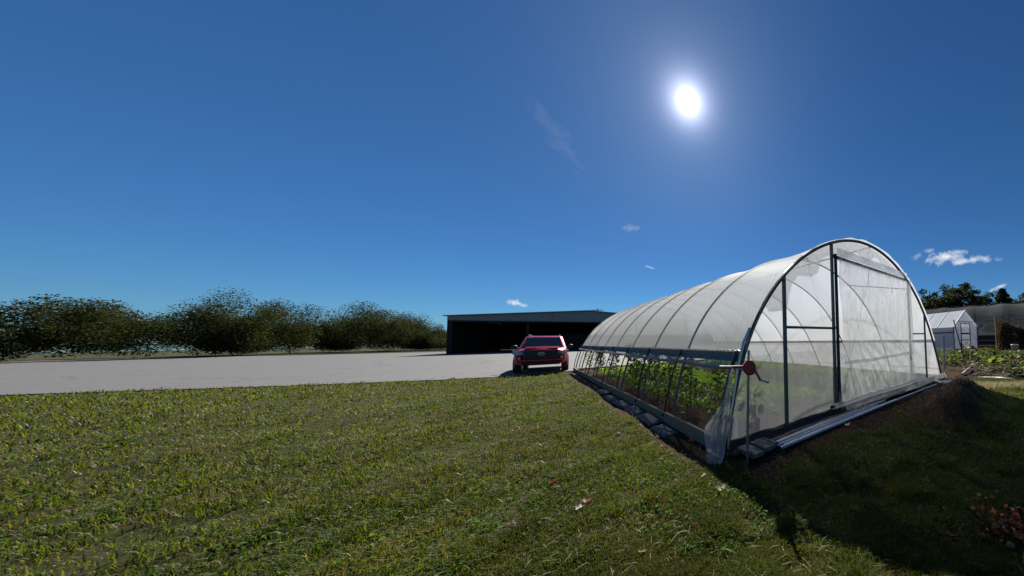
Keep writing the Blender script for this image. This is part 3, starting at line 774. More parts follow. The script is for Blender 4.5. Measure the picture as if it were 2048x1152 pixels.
def scatter(n, dmin, dmax, azl, azr, p=1.0):
    """points round the camera, density falling with distance"""
    u = rng.random(n); r = dmin * (dmax / dmin) ** u if p == 1 else (dmin ** p + (dmax ** p - dmin ** p) * u) ** (1 / p)
    az = rng.uniform(R(azl), R(azr), n)
    return r * np.sin(az), r * np.cos(az), r
def lawn():
    vs = []; f4 = []; f3 = []; k = 0
    x, y, r = scatter(800000, .75, 32, -86, 62)
    keep = (y > -.6)
    a, b = to_ab(x, y)
    keep &= ~((a > -.15) & (a < GW + .2) & (b > -.25) & (b < GL_ + .3))
    keep &= ~in_lot(x + (vnoise(x, y, 2.2) - .3) * .9, y - (vnoise(x, y, 3.1) - .3) * .5)
    dm = dirt_mask(x, y); sm = straw_mask(x, y); keep &= rng.random(len(x)) > (dm * .965)
    keep &= rng.random(len(x)) > sm * .8
    bare = ss(vnoise(x, y, 1.7) * .5 + vnoise(x, y, 7) * .5, .52, .70); keep &= rng.random(len(x)) > bare * .65
    keep &= ~((y > 11.8) & (x > 6))
    x, y, r, dm = x[keep], y[keep], r[keep], dm[keep]
    big = vnoise(x, y, .55); tuft = vnoise(x, y, 4.5)
    h = (.015 + .062 * tuft ** 2 + .02 * rng.random(len(x))) * (.75 + .6 * big) * (1 + r * .03) * 1.1
    h = h * (1 - .3 * dm); wd = (.0020 + .0015 * rng.random(len(x))) * (1 + r * .27)
    v, q4, q3 = blades(x, y, height(x, y) - .004, h, wd, rng.uniform(.2, 1.3, len(x)))
    o = npmesh('lawn_grass', v, [q4, q3], M_grass); tag(o, 'short rough lawn grass around the greenhouse', 'grass', kind='stuff')
    # long straggly and dead blades
    x, y, r = scatter(12000, .8, 14, -88, 62)
    a, b = to_ab(x, y); sm = straw_mask(x, y); dm = dirt_mask(x, y)
    keep = (y > -.5) & ~((a > -.15) & (a < GW + .2) & (b > -.3) & (b < GL_ + .3)) & ~in_lot(x, y) & (rng.random(len(x)) < .35 + .5 * vnoise(x, y, 1.2) + sm)
    x, y, r = x[keep], y[keep], r[keep]
    h = rng.uniform(.02, .075, len(x)); wd = (.0016 + .0016 * rng.random(len(x))) * (1 + r * .28)
    v, q4, q3 = blades(x, y, height(x, y), h, wd, rng.uniform(.9, 2.6, len(x)))
    o = npmesh('dry_grass', v, [q4, q3], M_dry); tag(o, 'dead straw coloured blades and clippings lying through the lawn', 'dry grass', kind='stuff')
    # thick straw on the patch right of the greenhouse
    n = 9000; x = rng.uniform(5.2, 11, n); y = rng.uniform(7.2, 9.8, n); keep = rng.random(n) < straw_mask(x, y); x, y = x[keep], y[keep]; n = len(x)
    az = rng.uniform(0, np.pi, n); L = rng.uniform(.06, .22, n) / 2; wv = .004 + .004 * rng.random(n); z = height(x, y) + rng.uniform(.005, .05, n)
    d = np.stack([np.cos(az), np.sin(az), rng.normal(size=n) * .2], 1) * L[:, None]; s_ = np.stack([-np.sin(az), np.cos(az), np.zeros(n)], 1) * wv[:, None]
    P = np.stack([x, y, z], 1); v = np.stack([P - d - s_, P - d + s_, P + d + s_, P + d - s_], 1).reshape(-1, 3)
    o = npmesh('straw_mulch', v, [(np.arange(n) * 4)[:, None] + np.arange(4)[None]], M_dry); tag(o, 'pale straw mulch strewn over the ground beside the garden', 'straw', kind='stuff')
    # clover and small weeds
    x, y, r = scatter(26000, .8, 12, -88, 62); a, b = to_ab(x, y)
    keep = (y > -.5) & ~((a > -.15) & (a < GW + .2) & (b > -.3) & (b < GL_ + .3)) & ~in_lot(x, y) & (vnoise(x + 50, y, .9) > .5) & (dirt_mask(x, y) < .5)
    x, y, r = x[keep], y[keep], r[keep]
    v, f = leafcloud(np.stack([x, y, height(x, y) + rng.uniform(.01, .045, len(x))], 1), .018 * (1 + r * .12), .5, .75) if False else leafcloud(np.stack([x, y, height(x, y) + rng.uniform(.01, .045, len(x))], 1), (.016 + .012 * rng.random(len(x))) * (1 + r * .12), .5, .75)
    o = npmesh('lawn_weeds', v, [f], M_weed); tag(o, 'clover and small broad leaved weeds growing in the lawn', 'weeds', kind='stuff')
lawn()
# litter on the bare soil: chips, dead stems, crumbs
def litter():
    n = 34000; x = rng.uniform(-.8, 8, n); y = rng.uniform(2.5, 11, n); a, b = to_ab(x, y)
    mnd = seg_d(x, y, 5.0, 7.6, 3.1, 5.1) < 1.0
    keep = ((b < -.28) & (rng.random(n) < dirt_mask(x, y)) & (a > 0)) | (mnd & (b < -.4)); x, y = x[keep], y[keep]; n = len(x)
    P = np.stack([x, y, height(x, y) + rng.uniform(0, .02, n)], 1)
    v, f = leafcloud(P, rng.uniform(.012, .05, n), .5, .35)
    o = npmesh('soil_litter', v, [f], leafmat('litter', [(.05, .025, .015), (.09, .045, .025), (.03, .02, .015), (.20, .13, .08), (.06, .03, .02)], .15, .8, 1.0, .1))
    tag(o, 'brown leaf crumbs and chips on the bare soil by the pipes', 'litter', kind='stuff')
    # tangled dead stems over the mound
    mb = MB()
    for k in range(320):
        q = random.random(); x0 = 4.9 + (3.2 - 4.9) * q + random.gauss(0, .25); y0 = 7.4 + (5.2 - 7.4) * q + random.gauss(0, .25)
        an = random.uniform(0, 6.28); L = random.uniform(.12, .42); pts = []; z0 = float(height(x0, y0))
        for i in range(5):
            s_ = i / 4 * L; an += random.uniform(-.5, .5); x0 += math.cos(an) * L / 4; y0 += math.sin(an) * L / 4
            pts.append((x0, y0, float(height(x0, y0)) + .01 + .09 * math.sin(i / 4 * math.pi) * random.random()))
        mb.tube(pts, random.uniform(.002, .005), 4, cap=False)
    o = mb.build('dead_stems', pbr('dead_stem', (.11, .075, .05), (.24, .18, .13), .9, 0, 3, coord='Object'))
    tag(o, 'tangle of dead brown stems heaped on the soil mound', 'dead stems', kind='stuff')
litter()

# ---------------------------------------------------------------- fallen leaves
M_lred = leafmat('red_leaf', [(.30, .045, .03), (.24, .05, .03)], .35, .5, 1.2)
M_lbrown = leafmat('brown_leaf', [(.30, .11, .045), (.20, .08, .04)], .3, .6, 1.2)
M_ltan = leafmat('tan_leaf', [(.50, .40, .30), (.42, .32, .22)], .3, .6, 1.1)
def leaf_mesh(seed, lobes=5):
    r_ = random.Random(seed); n = 40; ring = []
    for k in range(n):
        th = 2 * math.pi * k / n; rad = .55 + .45 * abs(math.cos(th * lobes / 2)) ** 1.4; rad *= r_.uniform(.9, 1.05)
        ring.append((rad * math.cos(th), rad * .85 * math.sin(th)))
    vs = []; fs = []; cu = r_.uniform(.25, .7); cv = r_.uniform(-.2, .6); tw = r_.uniform(-.5, .5)
    for s_ in (0.0, .35, .7, 1.0):
        for (x, y) in (ring if s_ else ring):
            X_, Y_ = x * s_, y * s_; vs.append((X_, Y_, cu * X_ * X_ + cv * Y_ * Y_ + tw * X_ * Y_ + .05 * math.sin(9 * X_ + 5 * Y_)))
    for i in range(3):
        for k in range(n): fs.append((i * n + k, i * n + (k + 1) % n, (i + 1) * n + (k + 1) % n, (i + 1) * n + k))
    mb = MB().add(vs, fs, True); mb.tube([(-.2, 0, 0), (-1.0, .05, .1), (-1.5, .1, .12)], .02, 4)
    return mb
LM = {}
def fallen(x, y, s_, m_, lab, seed, grp='fallen leaves on the lawn', lift=.03):
    key = (seed % 6, m_.name)
    mb = leaf_mesh(seed % 6)
    o = mb.build('fallen_leaf', m_); o.scale = (s_,) * 3
    o.location = (x, y, float(height(x, y)) + lift); r_ = random.Random(seed)
    o.rotation_euler = (r_.uniform(-.5, .5), r_.uniform(-.5, .5), r_.uniform(0, 6.28))
    return tag(o, lab, 'leaf', grp)
for i, (x, y, s_, m_, lab) in enumerate([
    (-2.39, 3.05, .055, M_lred, 'dull red fallen leaf in the lawn, far left of the others'),
    (-1.73, 2.60, .055, M_lred, 'curled red fallen leaf lying on the sunlit lawn above a pale one'),
    (-1.74, 2.52, .05, M_ltan, 'pale curled fallen leaf just below the curled red leaf'),
    (-2.16, 2.34, .05, M_lred, 'dark red fallen leaf low at the edge of the sunlit lawn'),
    (-.63, 2.30, .035, M_lbrown, 'small orange brown fallen leaf on the sunlit grass near the shadow'),
    (.74, 2.44, .05, M_lbrown, 'orange brown fallen leaf in the shaded grass in front'),
    (1.64, 2.94, .05, M_ltan, 'pale whitish fallen leaf flat in the shaded grass'),
    (1.95, 3.71, .055, M_lbrown, 'brown fallen leaf in shade below the soil mound'),
    (.98, 3.62, .045, M_lbrown, 'tan brown fallen leaf on the grass edge near the pipes'),
    (-.76, 3.12, .04, M_ltan, 'white crumpled fallen leaf at the shadow edge near the plastic tail'),
    (-.52, 2.87, .055, M_ltan, 'long pale fallen leaf standing at the shadow edge'),
    (-2.54, 4.62, .05, M_lbrown, 'rusty fallen leaf on the dry strip beside the stone slabs'),
    (1.37, 2.12, .05, M_lbrown, 'brown fallen leaf alone just left of the leaf drift'),
    (1.28, 2.36, .04, M_lbrown, 'small brown fallen leaf above the lone one left of the drift'),
    (1.35, 4.75, .07, M_ltan, 'large pale fallen leaf on bare soil below the pipes'),
    (1.55, 4.9, .06, M_lbrown, 'tan leaf on bare soil right of the large pale leaf'),
    (.35, 3.25, .05, M_ltan, 'pale twig like leaf by the foot of the steel stake'),
    (-3.1, 4.2, .05, M_lbrown, 'brown fallen leaf in the open lawn toward the car'),
    (-.95, 2.05, .04, M_ltan, 'cream coloured fallen leaf low in the sunlit grass')]):
    fallen(x, y, s_, m_, lab, i * 7 + 3)
# the drift of orange leaves at the lower right
def drift():
    n = 520; th = rng.uniform(0, 6.28, n); rr = np.abs(rng.normal(size=n)) * .30
    x = 2.0 + rr * np.cos(th) * .75; y = 2.12 + rr * np.sin(th) * .75
    P = np.stack([x, y, height(x, y) + rng.uniform(.02, .075, n)], 1)
    v, f = leafcloud(P, rng.uniform(.02, .065, n), .6, .7, .4)
    o = npmesh('leaf_drift', v, [f], leafmat('autumn_drift', [(.45, .11, .035), (.6, .20, .06), (.22, .08, .035), (.36, .06, .035), (.14, .06, .04), (.62, .32, .16)], .3, .6, 1.3))
    tag(o, 'drift of orange and brown autumn leaves at the lower right corner', 'leaves', kind='stuff')
drift()

# ---------------------------------------------------------------- marigold by the base board
mg = empty('marigold', gl(-.27, .46, 0.0)); tag(mg, 'single orange marigold flower in the dark strip beside the base board', 'flower')
th = rng.uniform(0, 6.28, 90); ph = rng.uniform(.1, 1.5, 90)
P = np.stack([np.cos(th) * np.sin(ph) * .012, np.sin(th) * np.sin(ph) * .012, .115 + np.cos(ph) * .01], 1)
U = np.stack([np.cos(th) * np.sin(ph), np.sin(th) * np.sin(ph), np.cos(ph)], 1) * 2
v, f = leafcloud(P, rng.uniform(.02, .034, 90), 1, .7, .2, up=U); npmesh('petals', v, [f], leafmat('petal', [(.75, .16, .01), (.8, .25, .02), (.6, .09, .01)], .4, .5, 1.2), mg)
MB().tube([(0, 0, -.01), (.005, 0, .06), (0, 0, .115)], .003, 5).build('stem', M_weed, mg)
P = np.tile([[0, 0, .03]], (14, 1)) + rng.normal(size=(14, 3)) * .012; v, f = leafcloud(P, .04, .7, .3); npmesh('foliage', v, [f], M_weed, mg)

# ---------------------------------------------------------------- crops inside the greenhouse
M_crop = leafmat('crop_leaves', [(.10, .19, .012), (.14, .24, .018), (.18, .27, .022), (.07, .14, .012)], .6, .4, 1.7)
M_crop2 = leafmat('brassica_leaves', [(.05, .10, .05), (.07, .13, .06), (.09, .15, .07)], .35, .45, 1.4)
M_crop3 = leafmat('pale_crop_leaves', [(.16, .26, .02), (.20, .32, .03), (.12, .21, .02)], .6, .4, 1.6)
M_vine = leafmat('bean_leaves', [(.035, .065, .008), (.055, .10, .010), (.10, .16, .014), (.12, .12, .02)], .5, .45, 1.6)
M_stem = pbr('plant_stem', (.07, .09, .03), (.10, .08, .04), .8, 0, 20)
def bed(name, a0, a1, b0, b1, hgt, rows, step, leaf, nleaf, m_, lab, cat='crop'):
    Ps = []
    for ra in np.linspace(a0, a1, rows):
        for b in np.arange(b0, b1, step):
            b_ = b + rng.uniform(-.06, .06); n = nleaf; h_ = hgt * rng.uniform(.7, 1.2)
            d = rng.normal(size=(n, 3)) * [step * .36, step * .36, 0]; zz = rng.uniform(.15, 1, n) * h_ * np.exp(-(d[:, 0] ** 2 + d[:, 1] ** 2) / (step * .6) ** 2)
            p = gl(ra + rng.uniform(-.04, .04), b_); Ps.append(np.stack([p.x + d[:, 0], p.y + d[:, 1], zz + .03], 1))
    P = np.concatenate(Ps); v, f = leafcloud(P, leaf, .8, .7)
    tag(npmesh(name, v, [f], m_), lab, cat, kind='stuff')
bed('pepper_bed', 1.0, 1.9, .9, 13.8,   .22, 2, .36, .085, 34, M_crop, 'leafy green crop bed just inside the open side')
bed('lettuce_bed', 2.7, 3.9, 1.2, 13.8, .18, 4, .27, .10, 18, M_crop3, 'bright yellow green low crop bed across the middle')
bed('brassica_bed', 4.6, 6.2, .5, 13.8, .16, 5, .26, .07, 14, M_crop2, 'blue green seedling bed behind the door curtain')
bed('greens_bed', 1.9, 4.2, .25, 1.5, .14, 6, .22, .055, 12, M_crop2, 'small grey green seedlings close to the front end wall')
bed('chard_bed', 7.3, 8.3, .8, 13.8, .22, 3, .32, .12, 18, M_crop, 'green crop row along the far side of the greenhouse')
# tall climbing plants on strings by the open side: things with stem and foliage
def vine(a, b, h_, n, lab, seed):
    rs = np.random.default_rng(seed); e = empty('climbing_plant', gl(a, b)); tag(e, lab, 'plant', 'climbing plants along the open side')
    pts = []; x = y = 0
    for i in range(12):
        x += rs.normal() * .02; y += rs.normal() * .02; pts.append((x, y, h_ * i / 11))
    mb = MB().tube(pts, [.009 * (1 - i / 16) for i in range(12)], 6)
    for k in range(14):
        i = rs.integers(1, 11); an = rs.uniform(0, 6.28); L = rs.uniform(.12, .3); p = pts[i]
        mb.tube([p, (p[0] + math.cos(an) * L * .6, p[1] + math.sin(an) * L * .6, p[2] + L * .4), (p[0] + math.cos(an) * L, p[1] + math.sin(an) * L, p[2] + L * .35)], .004, 4)
    mb.build('stem', M_stem, e)
    z = h_ * rs.random(n) ** .62; w_ = (.10 + .13 * rs.random(n)) * (1.0 - .4 * z / h_); th = rs.uniform(0, 6.28, n)
    P = np.stack([np.interp(z, [p[2] for p in pts], [p[0] for p in pts]) + w_ * np.cos(th), np.interp(z, [p[2] for p in pts], [p[1] for p in pts]) + w_ * np.sin(th), z], 1)
    v, f = leafcloud(P, .075, .9, .75, .15, rs=rs); npmesh('foliage', v, [f], M_vine, e)
names = ['nearest the crank', 'second from the crank', 'third from the crank', 'fourth from the crank', 'fifth from the crank', 'sixth from the crank',
         'seventh from the crank', 'eighth from the crank', 'ninth from the crank', 'farthest from the crank']
names2 = ['first', 'second', 'third', 'fourth', 'fifth', 'sixth']
for k, (a, b, h_, n) in enumerate([(.42, .95, 1.15, 60), (.50, 2.15, 1.25, 120), (.45, 3.1, 1.3, 160), (.6, 4.2, 1.35, 170), (.45, 5.2, 1.35, 220), (.55, 6.4, 1.4, 240),
                                   (.5, 8.6, 1.3, 150), (.45, 10.4, 1.3, 120), (.5, 12.0, 1.35, 130), (.45, 13.6, 1.3, 110)]):
    vine(a, b, h_, int(n * 1.7), 'tall climbing plant inside the open side, ' + names[k], 100 + k)
for k, (a, b, h_, n) in enumerate([(.85, 1.5, 1.1, 60), (.8, 2.7, 1.2, 90), (.85, 3.7, 1.25, 110), (.8, 4.7, 1.3, 120), (.85, 5.8, 1.3, 130), (.8, 7.4, 1.3, 120)]):
    vine(a, b, h_, n, 'climbing plant of the inner line, %s from the front end wall' % names2[k], 200 + k)
sq = empty('squash_plant', gl(.75, .45)); tag(sq, 'broad leaved squash plant behind the film just inside the front corner', 'plant')
P = np.stack([rng.normal(size=26) * .10, rng.normal(size=26) * .10, rng.uniform(.2, 1.25, 26)], 1); v, f = leafcloud(P, .11, .5, .95, .1); npmesh('foliage', v, [f], M_crop3, sq)
MB().tube([(0, 0, 0), (.03, 0, .6), (0, .03, 1.15)], .01, 6).build('stem', M_stem, sq)

# ---------------------------------------------------------------- red off-road wagon
M_paint = pbr('red_car_paint', (.58, .012, .035), (.52, .01, .03), .28, .35, 300, coat=1.0)
M_glass = pbr('dark_car_glass', (.006, .008, .012), (.01, .012, .016), .06, 0, 3, spec=.8)
M_plastic = pbr('black_car_plastic', (.010, .010, .011), (.016, .016, .018), .5, 0, 30)
M_tyre = pbr('tyre_rubber', (.018, .018, .018), (.03, .028, .026), .85, 0, 30, .3)
M_rim = pbr('wheel_alloy', (.35, .35, .36), (.22, .22, .23), .35, .9, 30)
M_chrome = pbr('chrome', (.75, .75, .76), (.65, .65, .66), .12, 1.0, 30)
M_lamp = pbr('lamp_lens', (.30, .32, .34), (.16, .17, .18), .08, .3, 25, spec=1.0, coat=1)
M_amber = pbr('amber_lens', (.6, .2, .03), (.4, .12, .02), .2, 0, 10)
def suv(loc, heading):
    e = empty('off_road_wagon', loc, heading)
    tag(e, 'dark red off road wagon facing the lawn, parked in front of the open shed', 'car')
    # body loft along x (front = +x)
    def ring(x, hw, zb, zs, zt, ch=.05, tuck=.06):
        h = [(0, zb), (hw * .8, zb), (hw - tuck, zb + .06), (hw, zb + .22), (hw + .005, (zb + zs) / 2), (hw - .01, zs - .06), (hw - .05, zs), (hw * .72, (zs + zt) / 2 + .01), (hw * .4, zt), (0, zt + ch * .4)]
        full = h + [(-y, z) for y, z in h[-2:0:-1]]
        return [(x - (.16 * (abs(y) / max(hw, .01)) ** 3 if x > 1.9 else 0), y, z) for y, z in full]
    st_ = [(2.32, .72, .50, .74, .80), (2.36, .84, .42, .80, .92), (2.34, .90, .40, .96, 1.05), (2.22, .92, .40, 1.02, 1.13), (2.0, .93, .42, 1.05, 1.17), (1.5, .945, .46, 1.08, 1.21),
           (1.0, .94, .46, 1.10, 1.24), (.85, .93, .46, 1.11, 1.22), (0, .925, .46, 1.13, 1.18), (-1.2, .925, .46, 1.14, 1.18), (-2.0, .92, .48, 1.14, 1.18), (-2.30, .88, .5, 1.10, 1.16), (-2.38, .8, .58, .95, 1.05)]
    rg = [ring(*s_) for s_ in st_]; mb = MB().grid(rg, True, True); n = len(rg[0])
    mb.add(rg[0], [tuple(reversed(range(n)))]); mb.add(rg[-1], [tuple(range(n))]); mb.build('body', M_paint, e)
    # cabin
    def cab(z, x0, x1, hw, r):
        out = []
        for (cx, cy, a0) in ((x1 - r, hw - r, 0), (x0 + r, hw - r, 90), (x0 + r, -hw + r, 180), (x1 - r, -hw + r, 270)):
            for k in range(5):
                an = R(a0 + k * 22.5); out.append((cx + r * math.cos(an), cy + r * math.sin(an), z))
        return out
    lv = [cab(1.12, -2.2, .95, .90, .12), cab(1.40, -2.1, .55, .83, .14), cab(1.68, -1.98, .12, .745, .16), cab(1.77, -1.9, -.05, .70, .2), cab(1.80, -1.75, -.25, .58, .2)]
    mb = MB().grid(lv, True, True); mb.add(lv[-1], [tuple(range(20))]); mb.build('cabin', M_paint, e)
    # glass, proud of the cabin
    def quad(name, m_, pts, nrm_, off=.012, parent=None):
        nv_ = Vector(nrm_).normalized() * off
        return MB().add([Vector(p) + nv_ for p in pts], [tuple(range(len(pts)))]).build(name, m_, parent or e, thick=.012)
    quad('windshield', M_glass, [(.93, -.74, 1.17), (.93, .74, 1.17), (.17, .63, 1.69), (.17, -.63, 1.69)], (.55, 0, .8), .03)
    for s_ in (1, -1):
        quad('side_window', M_glass, [(.60, .895 * s_, 1.16), (-.35, .90 * s_, 1.16), (-.35, .755 * s_, 1.66), (.10, .755 * s_, 1.66)], (0, s_, .3), .012)
        quad('side_window', M_glass, [(-.42, .90 * s_, 1.16), (-1.25, .90 * s_, 1.16), (-1.25, .755 * s_, 1.66), (-.42, .755 * s_, 1.66)], (0, s_, .3), .012)
        quad('side_window', M_glass, [(-1.32, .90 * s_, 1.17), (-2.0, .89 * s_, 1.17), (-1.9, .76 * s_, 1.64), (-1.32, .755 * s_, 1.66)], (0, s_, .3), .012)
    quad('rear_window', M_glass, [(-2.17, -.7, 1.2), (-2.17, .7, 1.2), (-1.98, .62, 1.64), (-1.98, -.62, 1.64)], (-1, 0, .3), .02)
    # hood bulge
    P = []
    for i in range(9):
        q = i / 8; x = 2.18 - 1.25 * q; row = []
        for j in range(9):
            t = j / 8 * 2 - 1; row.append((x, t * .60, 1.155 + .085 * q + .030 * (1 - t ** 4) * math.sin(math.pi * min(1, q + .25))))
        P.append(row)
    MB().grid(P).build('hood', M_paint, e)
    # face
    MB().box((2.385, 0, .86), (.07, 1.20, .36), bev=.03).build('grille', M_plastic, e)
    g2 = MB()
    for k in range(4): g2.box((2.418, 0, .78 + k * .06), (.012, 1.08, .014))
    g2.build('grille_bar', M_plastic, e)
    MB().box((2.33, 0, 1.045), (.10, 1.30, .045), bev=.015).build('grille_trim', M_paint, e)
    bd = MB()
    for (ra, rb, cx, cz) in ((.115, .075, 0, 0), (.045, .072, 0, 0), (.085, .028, 0, .035)):
        bd.tube([(2.43, cx + ra * math.cos(t), .90 + cz + rb * math.sin(t)) for t in np.linspace(0, 2 * math.pi, 25)], .010, 6, cap=False)
    bd.build('badge', M_chrome, e)
    for s_ in (1, -1):
        hl = MB().add([(2.37, s_ * .52, 1.03), (2.32, s_ * .78, 1.05), (2.13, s_ * .95, 1.10), (2.17, s_ * .95, .92), (2.35, s_ * .76, .86), (2.41, s_ * .58, .90)], [(0, 1, 4, 5), (1, 2, 3, 4)] if s_ > 0 else [(5, 4, 1, 0), (4, 3, 2, 1)])
        h_ = hl.build('headlight', M_lamp, e, thick=.05)
        MB().tube([(2.27, s_ * .66, .945), (2.34, s_ * .655, .945)], .055, 14).build('lamp_bulb', M_chrome, h_)
        MB().box((2.30, s_ * .76, .76), (.12, .20, .26), Matrix.Rotation(s_ * R(-18), 3, 'Z'), bev=.03).build('fog_light_housing', M_paint, e)
        MB().tube([(2.33, s_ * .735, .71), (2.385, s_ * .725, .71)], .045, 14).build('fog_light', M_chrome, e)
    MB().box((2.36, 0, .60), (.10, 1.66, .13), bev=.04).build('front_bumper', M_paint, e)
    MB().box((2.33, 0, .47), (.12, 1.30, .12), bev=.03).build('skid_plate', M_plastic, e)
    MB().box((2.395, 0, .69), (.05, 1.10, .07), bev=.015).build('lower_grille', M_plastic, e)
    for s_ in (1, -1):
        m1 = MB(); m1.sphere((.62, s_ * 1.06, 1.23), .1, 14, 8, (.75, 1.25, .95)); m1.tube([(.66, s_ * .90, 1.17), (.64, s_ * 1.0, 1.20)], .03, 8)
        m1.build('mirror', M_plastic, e)
        MB().tube([(.02, s_ * .60, 1.80), (-.12, s_ * .60, 1.85), (-1.7, s_ * .58, 1.86), (-1.85, s_ * .57, 1.80)], .022, 8).build('roof_rail', M_chrome, e)
        MB().tube([(-.3, s_ * .955, .50), (.9, s_ * .955, .50)], .035, 8).build('running_board', M_plastic, e)
        for x in (1.42, -1.36):
            ar = MB(); P = []
            for k in range(15):
                an = R(-12 + 204 * k / 14); cx_, cz_ = x + math.cos(an) * .46, .39 + math.sin(an) * .46
                ox_, oz_ = x + math.cos(an) * .53, .39 + math.sin(an) * .53
                P.append([(cx_, s_ * .90, cz_), (cx_, s_ * .965, cz_), (ox_, s_ * .955, oz_), (ox_, s_ * .90, oz_)])
            ar.grid(P, True).build('wheel_arch', M_paint, e)
            di = MB().tube([(x, s_ * .70, .41), (x, s_ * .935, .41)], .455, 28); di.build('wheel_well', M_plastic, e)
            wh = MB(); n = 28; rgs = []
            for (yy, rr) in ((.74, .30), (.73, .36), (.76, .392), (.80, .40), (.93, .40), (.965, .392), (.985, .36), (.975, .27)):
                rgs.append([(x + rr * math.cos(2 * math.pi * k / n), s_ * yy, .395 + rr * math.sin(2 * math.pi * k / n)) for k in range(n)])
            w_ = MB().grid(rgs, True, True).build('wheel', M_tyre, e)
            rm = MB(); rm.tube([(x, s_ * .80, .395), (x, s_ * .955, .395)], .09, 14)
            for k in range(6):
                an = k * math.pi / 3; rm.box((x + math.cos(an) * .17, s_ * .955, .395 + math.sin(an) * .17), (.20, .03, .06), Matrix.Rotation(-an, 3, 'Y'))
            rm.tube([(x + .265 * math.cos(t), s_ * .955, .395 + .265 * math.sin(t)) for t in np.linspace(0, 6.2832, 25)], .022, 6, cap=False)
            rm.build('rim', M_rim, w_)
    MB().box((-.1, 0, .42), (3.9, 1.3, .16)).build('chassis', M_plastic, e)
    for s_ in (1, -1): MB().box((.2, s_ * .30, 1.30), (.14, .40, .62), bev=.05).build('seat', M_plastic, e)
    return e
hx, hy = .60, -.80; hd = math.atan2(hy, hx)
car = suv((-11.62 - hx * 2.55, 13.85 - hy * 2.55, .035), hd); car.scale = (1.05, 1.16, 1.08)

# ---------------------------------------------------------------- open-fronted shed
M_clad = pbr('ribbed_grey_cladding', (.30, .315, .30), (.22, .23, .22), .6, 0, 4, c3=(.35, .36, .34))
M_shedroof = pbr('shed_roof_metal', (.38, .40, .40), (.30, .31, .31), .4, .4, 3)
M_dark = pbr('shaded_shed_interior', (.018, .017, .016), (.03, .027, .024), .95, 0, 3)  # near-black base puts the roof's shade into walls, columns and crates
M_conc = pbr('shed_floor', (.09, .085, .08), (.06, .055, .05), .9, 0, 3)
def shed():
    fd = Vector((.867, .498, 0)); pk = Vector((-35.68, 53.99, 0)); e = empty('open_shed', pk, math.atan2(fd.y, fd.x))
    tag(e, 'long dark open fronted shed with ribbed grey gable, behind the red car', 'shed')
    hw, zp, ze, zf, dep = 19.5, 7.77, 6.25, 5.5, 24
    # ribbed gable front: each rib raised a little
    P = []; x = -hw; k = 0
    zt = lambda x: zp - abs(x) * (zp - ze) / hw
    while x <= hw + .01:
        o_ = [0, 0, -.05, -.05][k % 4]; P.append([(x, o_, zf), (x, o_, zt(x))]); x += .17; k += 1
    MB().grid(P, False).build('gable_wall', M_clad, e, thick=.02)
    for s_ in (-1, 1):
        MB().add([(0, -.5, zp + .12), (s_ * (hw + .5), -.5, ze + .09), (s_ * (hw + .5), dep, ze + .09), (0, dep, zp + .12)], [(0, 1, 2, 3)]).build('roof', M_shedroof, e, thick=.12)
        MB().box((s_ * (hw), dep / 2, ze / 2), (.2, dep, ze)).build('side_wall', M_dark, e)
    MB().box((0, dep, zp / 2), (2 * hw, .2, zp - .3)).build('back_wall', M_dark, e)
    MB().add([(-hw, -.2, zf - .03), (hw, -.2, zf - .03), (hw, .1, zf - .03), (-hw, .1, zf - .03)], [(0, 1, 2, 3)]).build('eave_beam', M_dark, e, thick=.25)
    for x in (-hw + .3, -9.5, hw - .3):
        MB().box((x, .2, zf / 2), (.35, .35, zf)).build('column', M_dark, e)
    for x in (-6.0, 5.5):
        MB().box((x, -.35, 6.75 if x < 0 else 6.6), (.5, .5, .18), bev=.04).build('flood_lamp', M_rim, e)
    MB().box((-2, 8, 1.7), (7, 3, 3.4), bev=.1).build('stored_crates', M_dark, e)
    MB().box((0, dep / 2, .06), (2 * hw - .3, dep - .3, .05)).build('floor', M_conc, e)
shed()
def pole(x, y, zc, rz, lab, arm=3.2):
    e = empty('utility_pole', (x, y, 0), rz); tag(e, lab, 'utility pole', None)
    mb = MB().tube([(0, 0, 0), (0, 0, zc + .5)], [.17, .12], 10); mb.build('pole', pbr('pole_wood', (.12, .09, .06), (.07, .05, .04), .9), e)
    MB().box((0, -.14, zc), (arm, .12, .14)).build('crossarm', bpy.data.materials['pole_wood'], e)
    for k in range(6):
        MB().tube([((k / 5 - .5) * (arm - .3), -.14, zc + .07), ((k / 5 - .5) * (arm - .3), -.14, zc + .30)], .06, 8).build('insulator', M_plastic, e)
pole(-52.5, 83, 11.35, .0, 'utility pole crossarm showing above the ridge of the dark shed', 3.6)
pole(60.2, 60.5, 12.15, R(20), 'utility pole whose crossarm end shows at the right edge of the sky', 4.0)

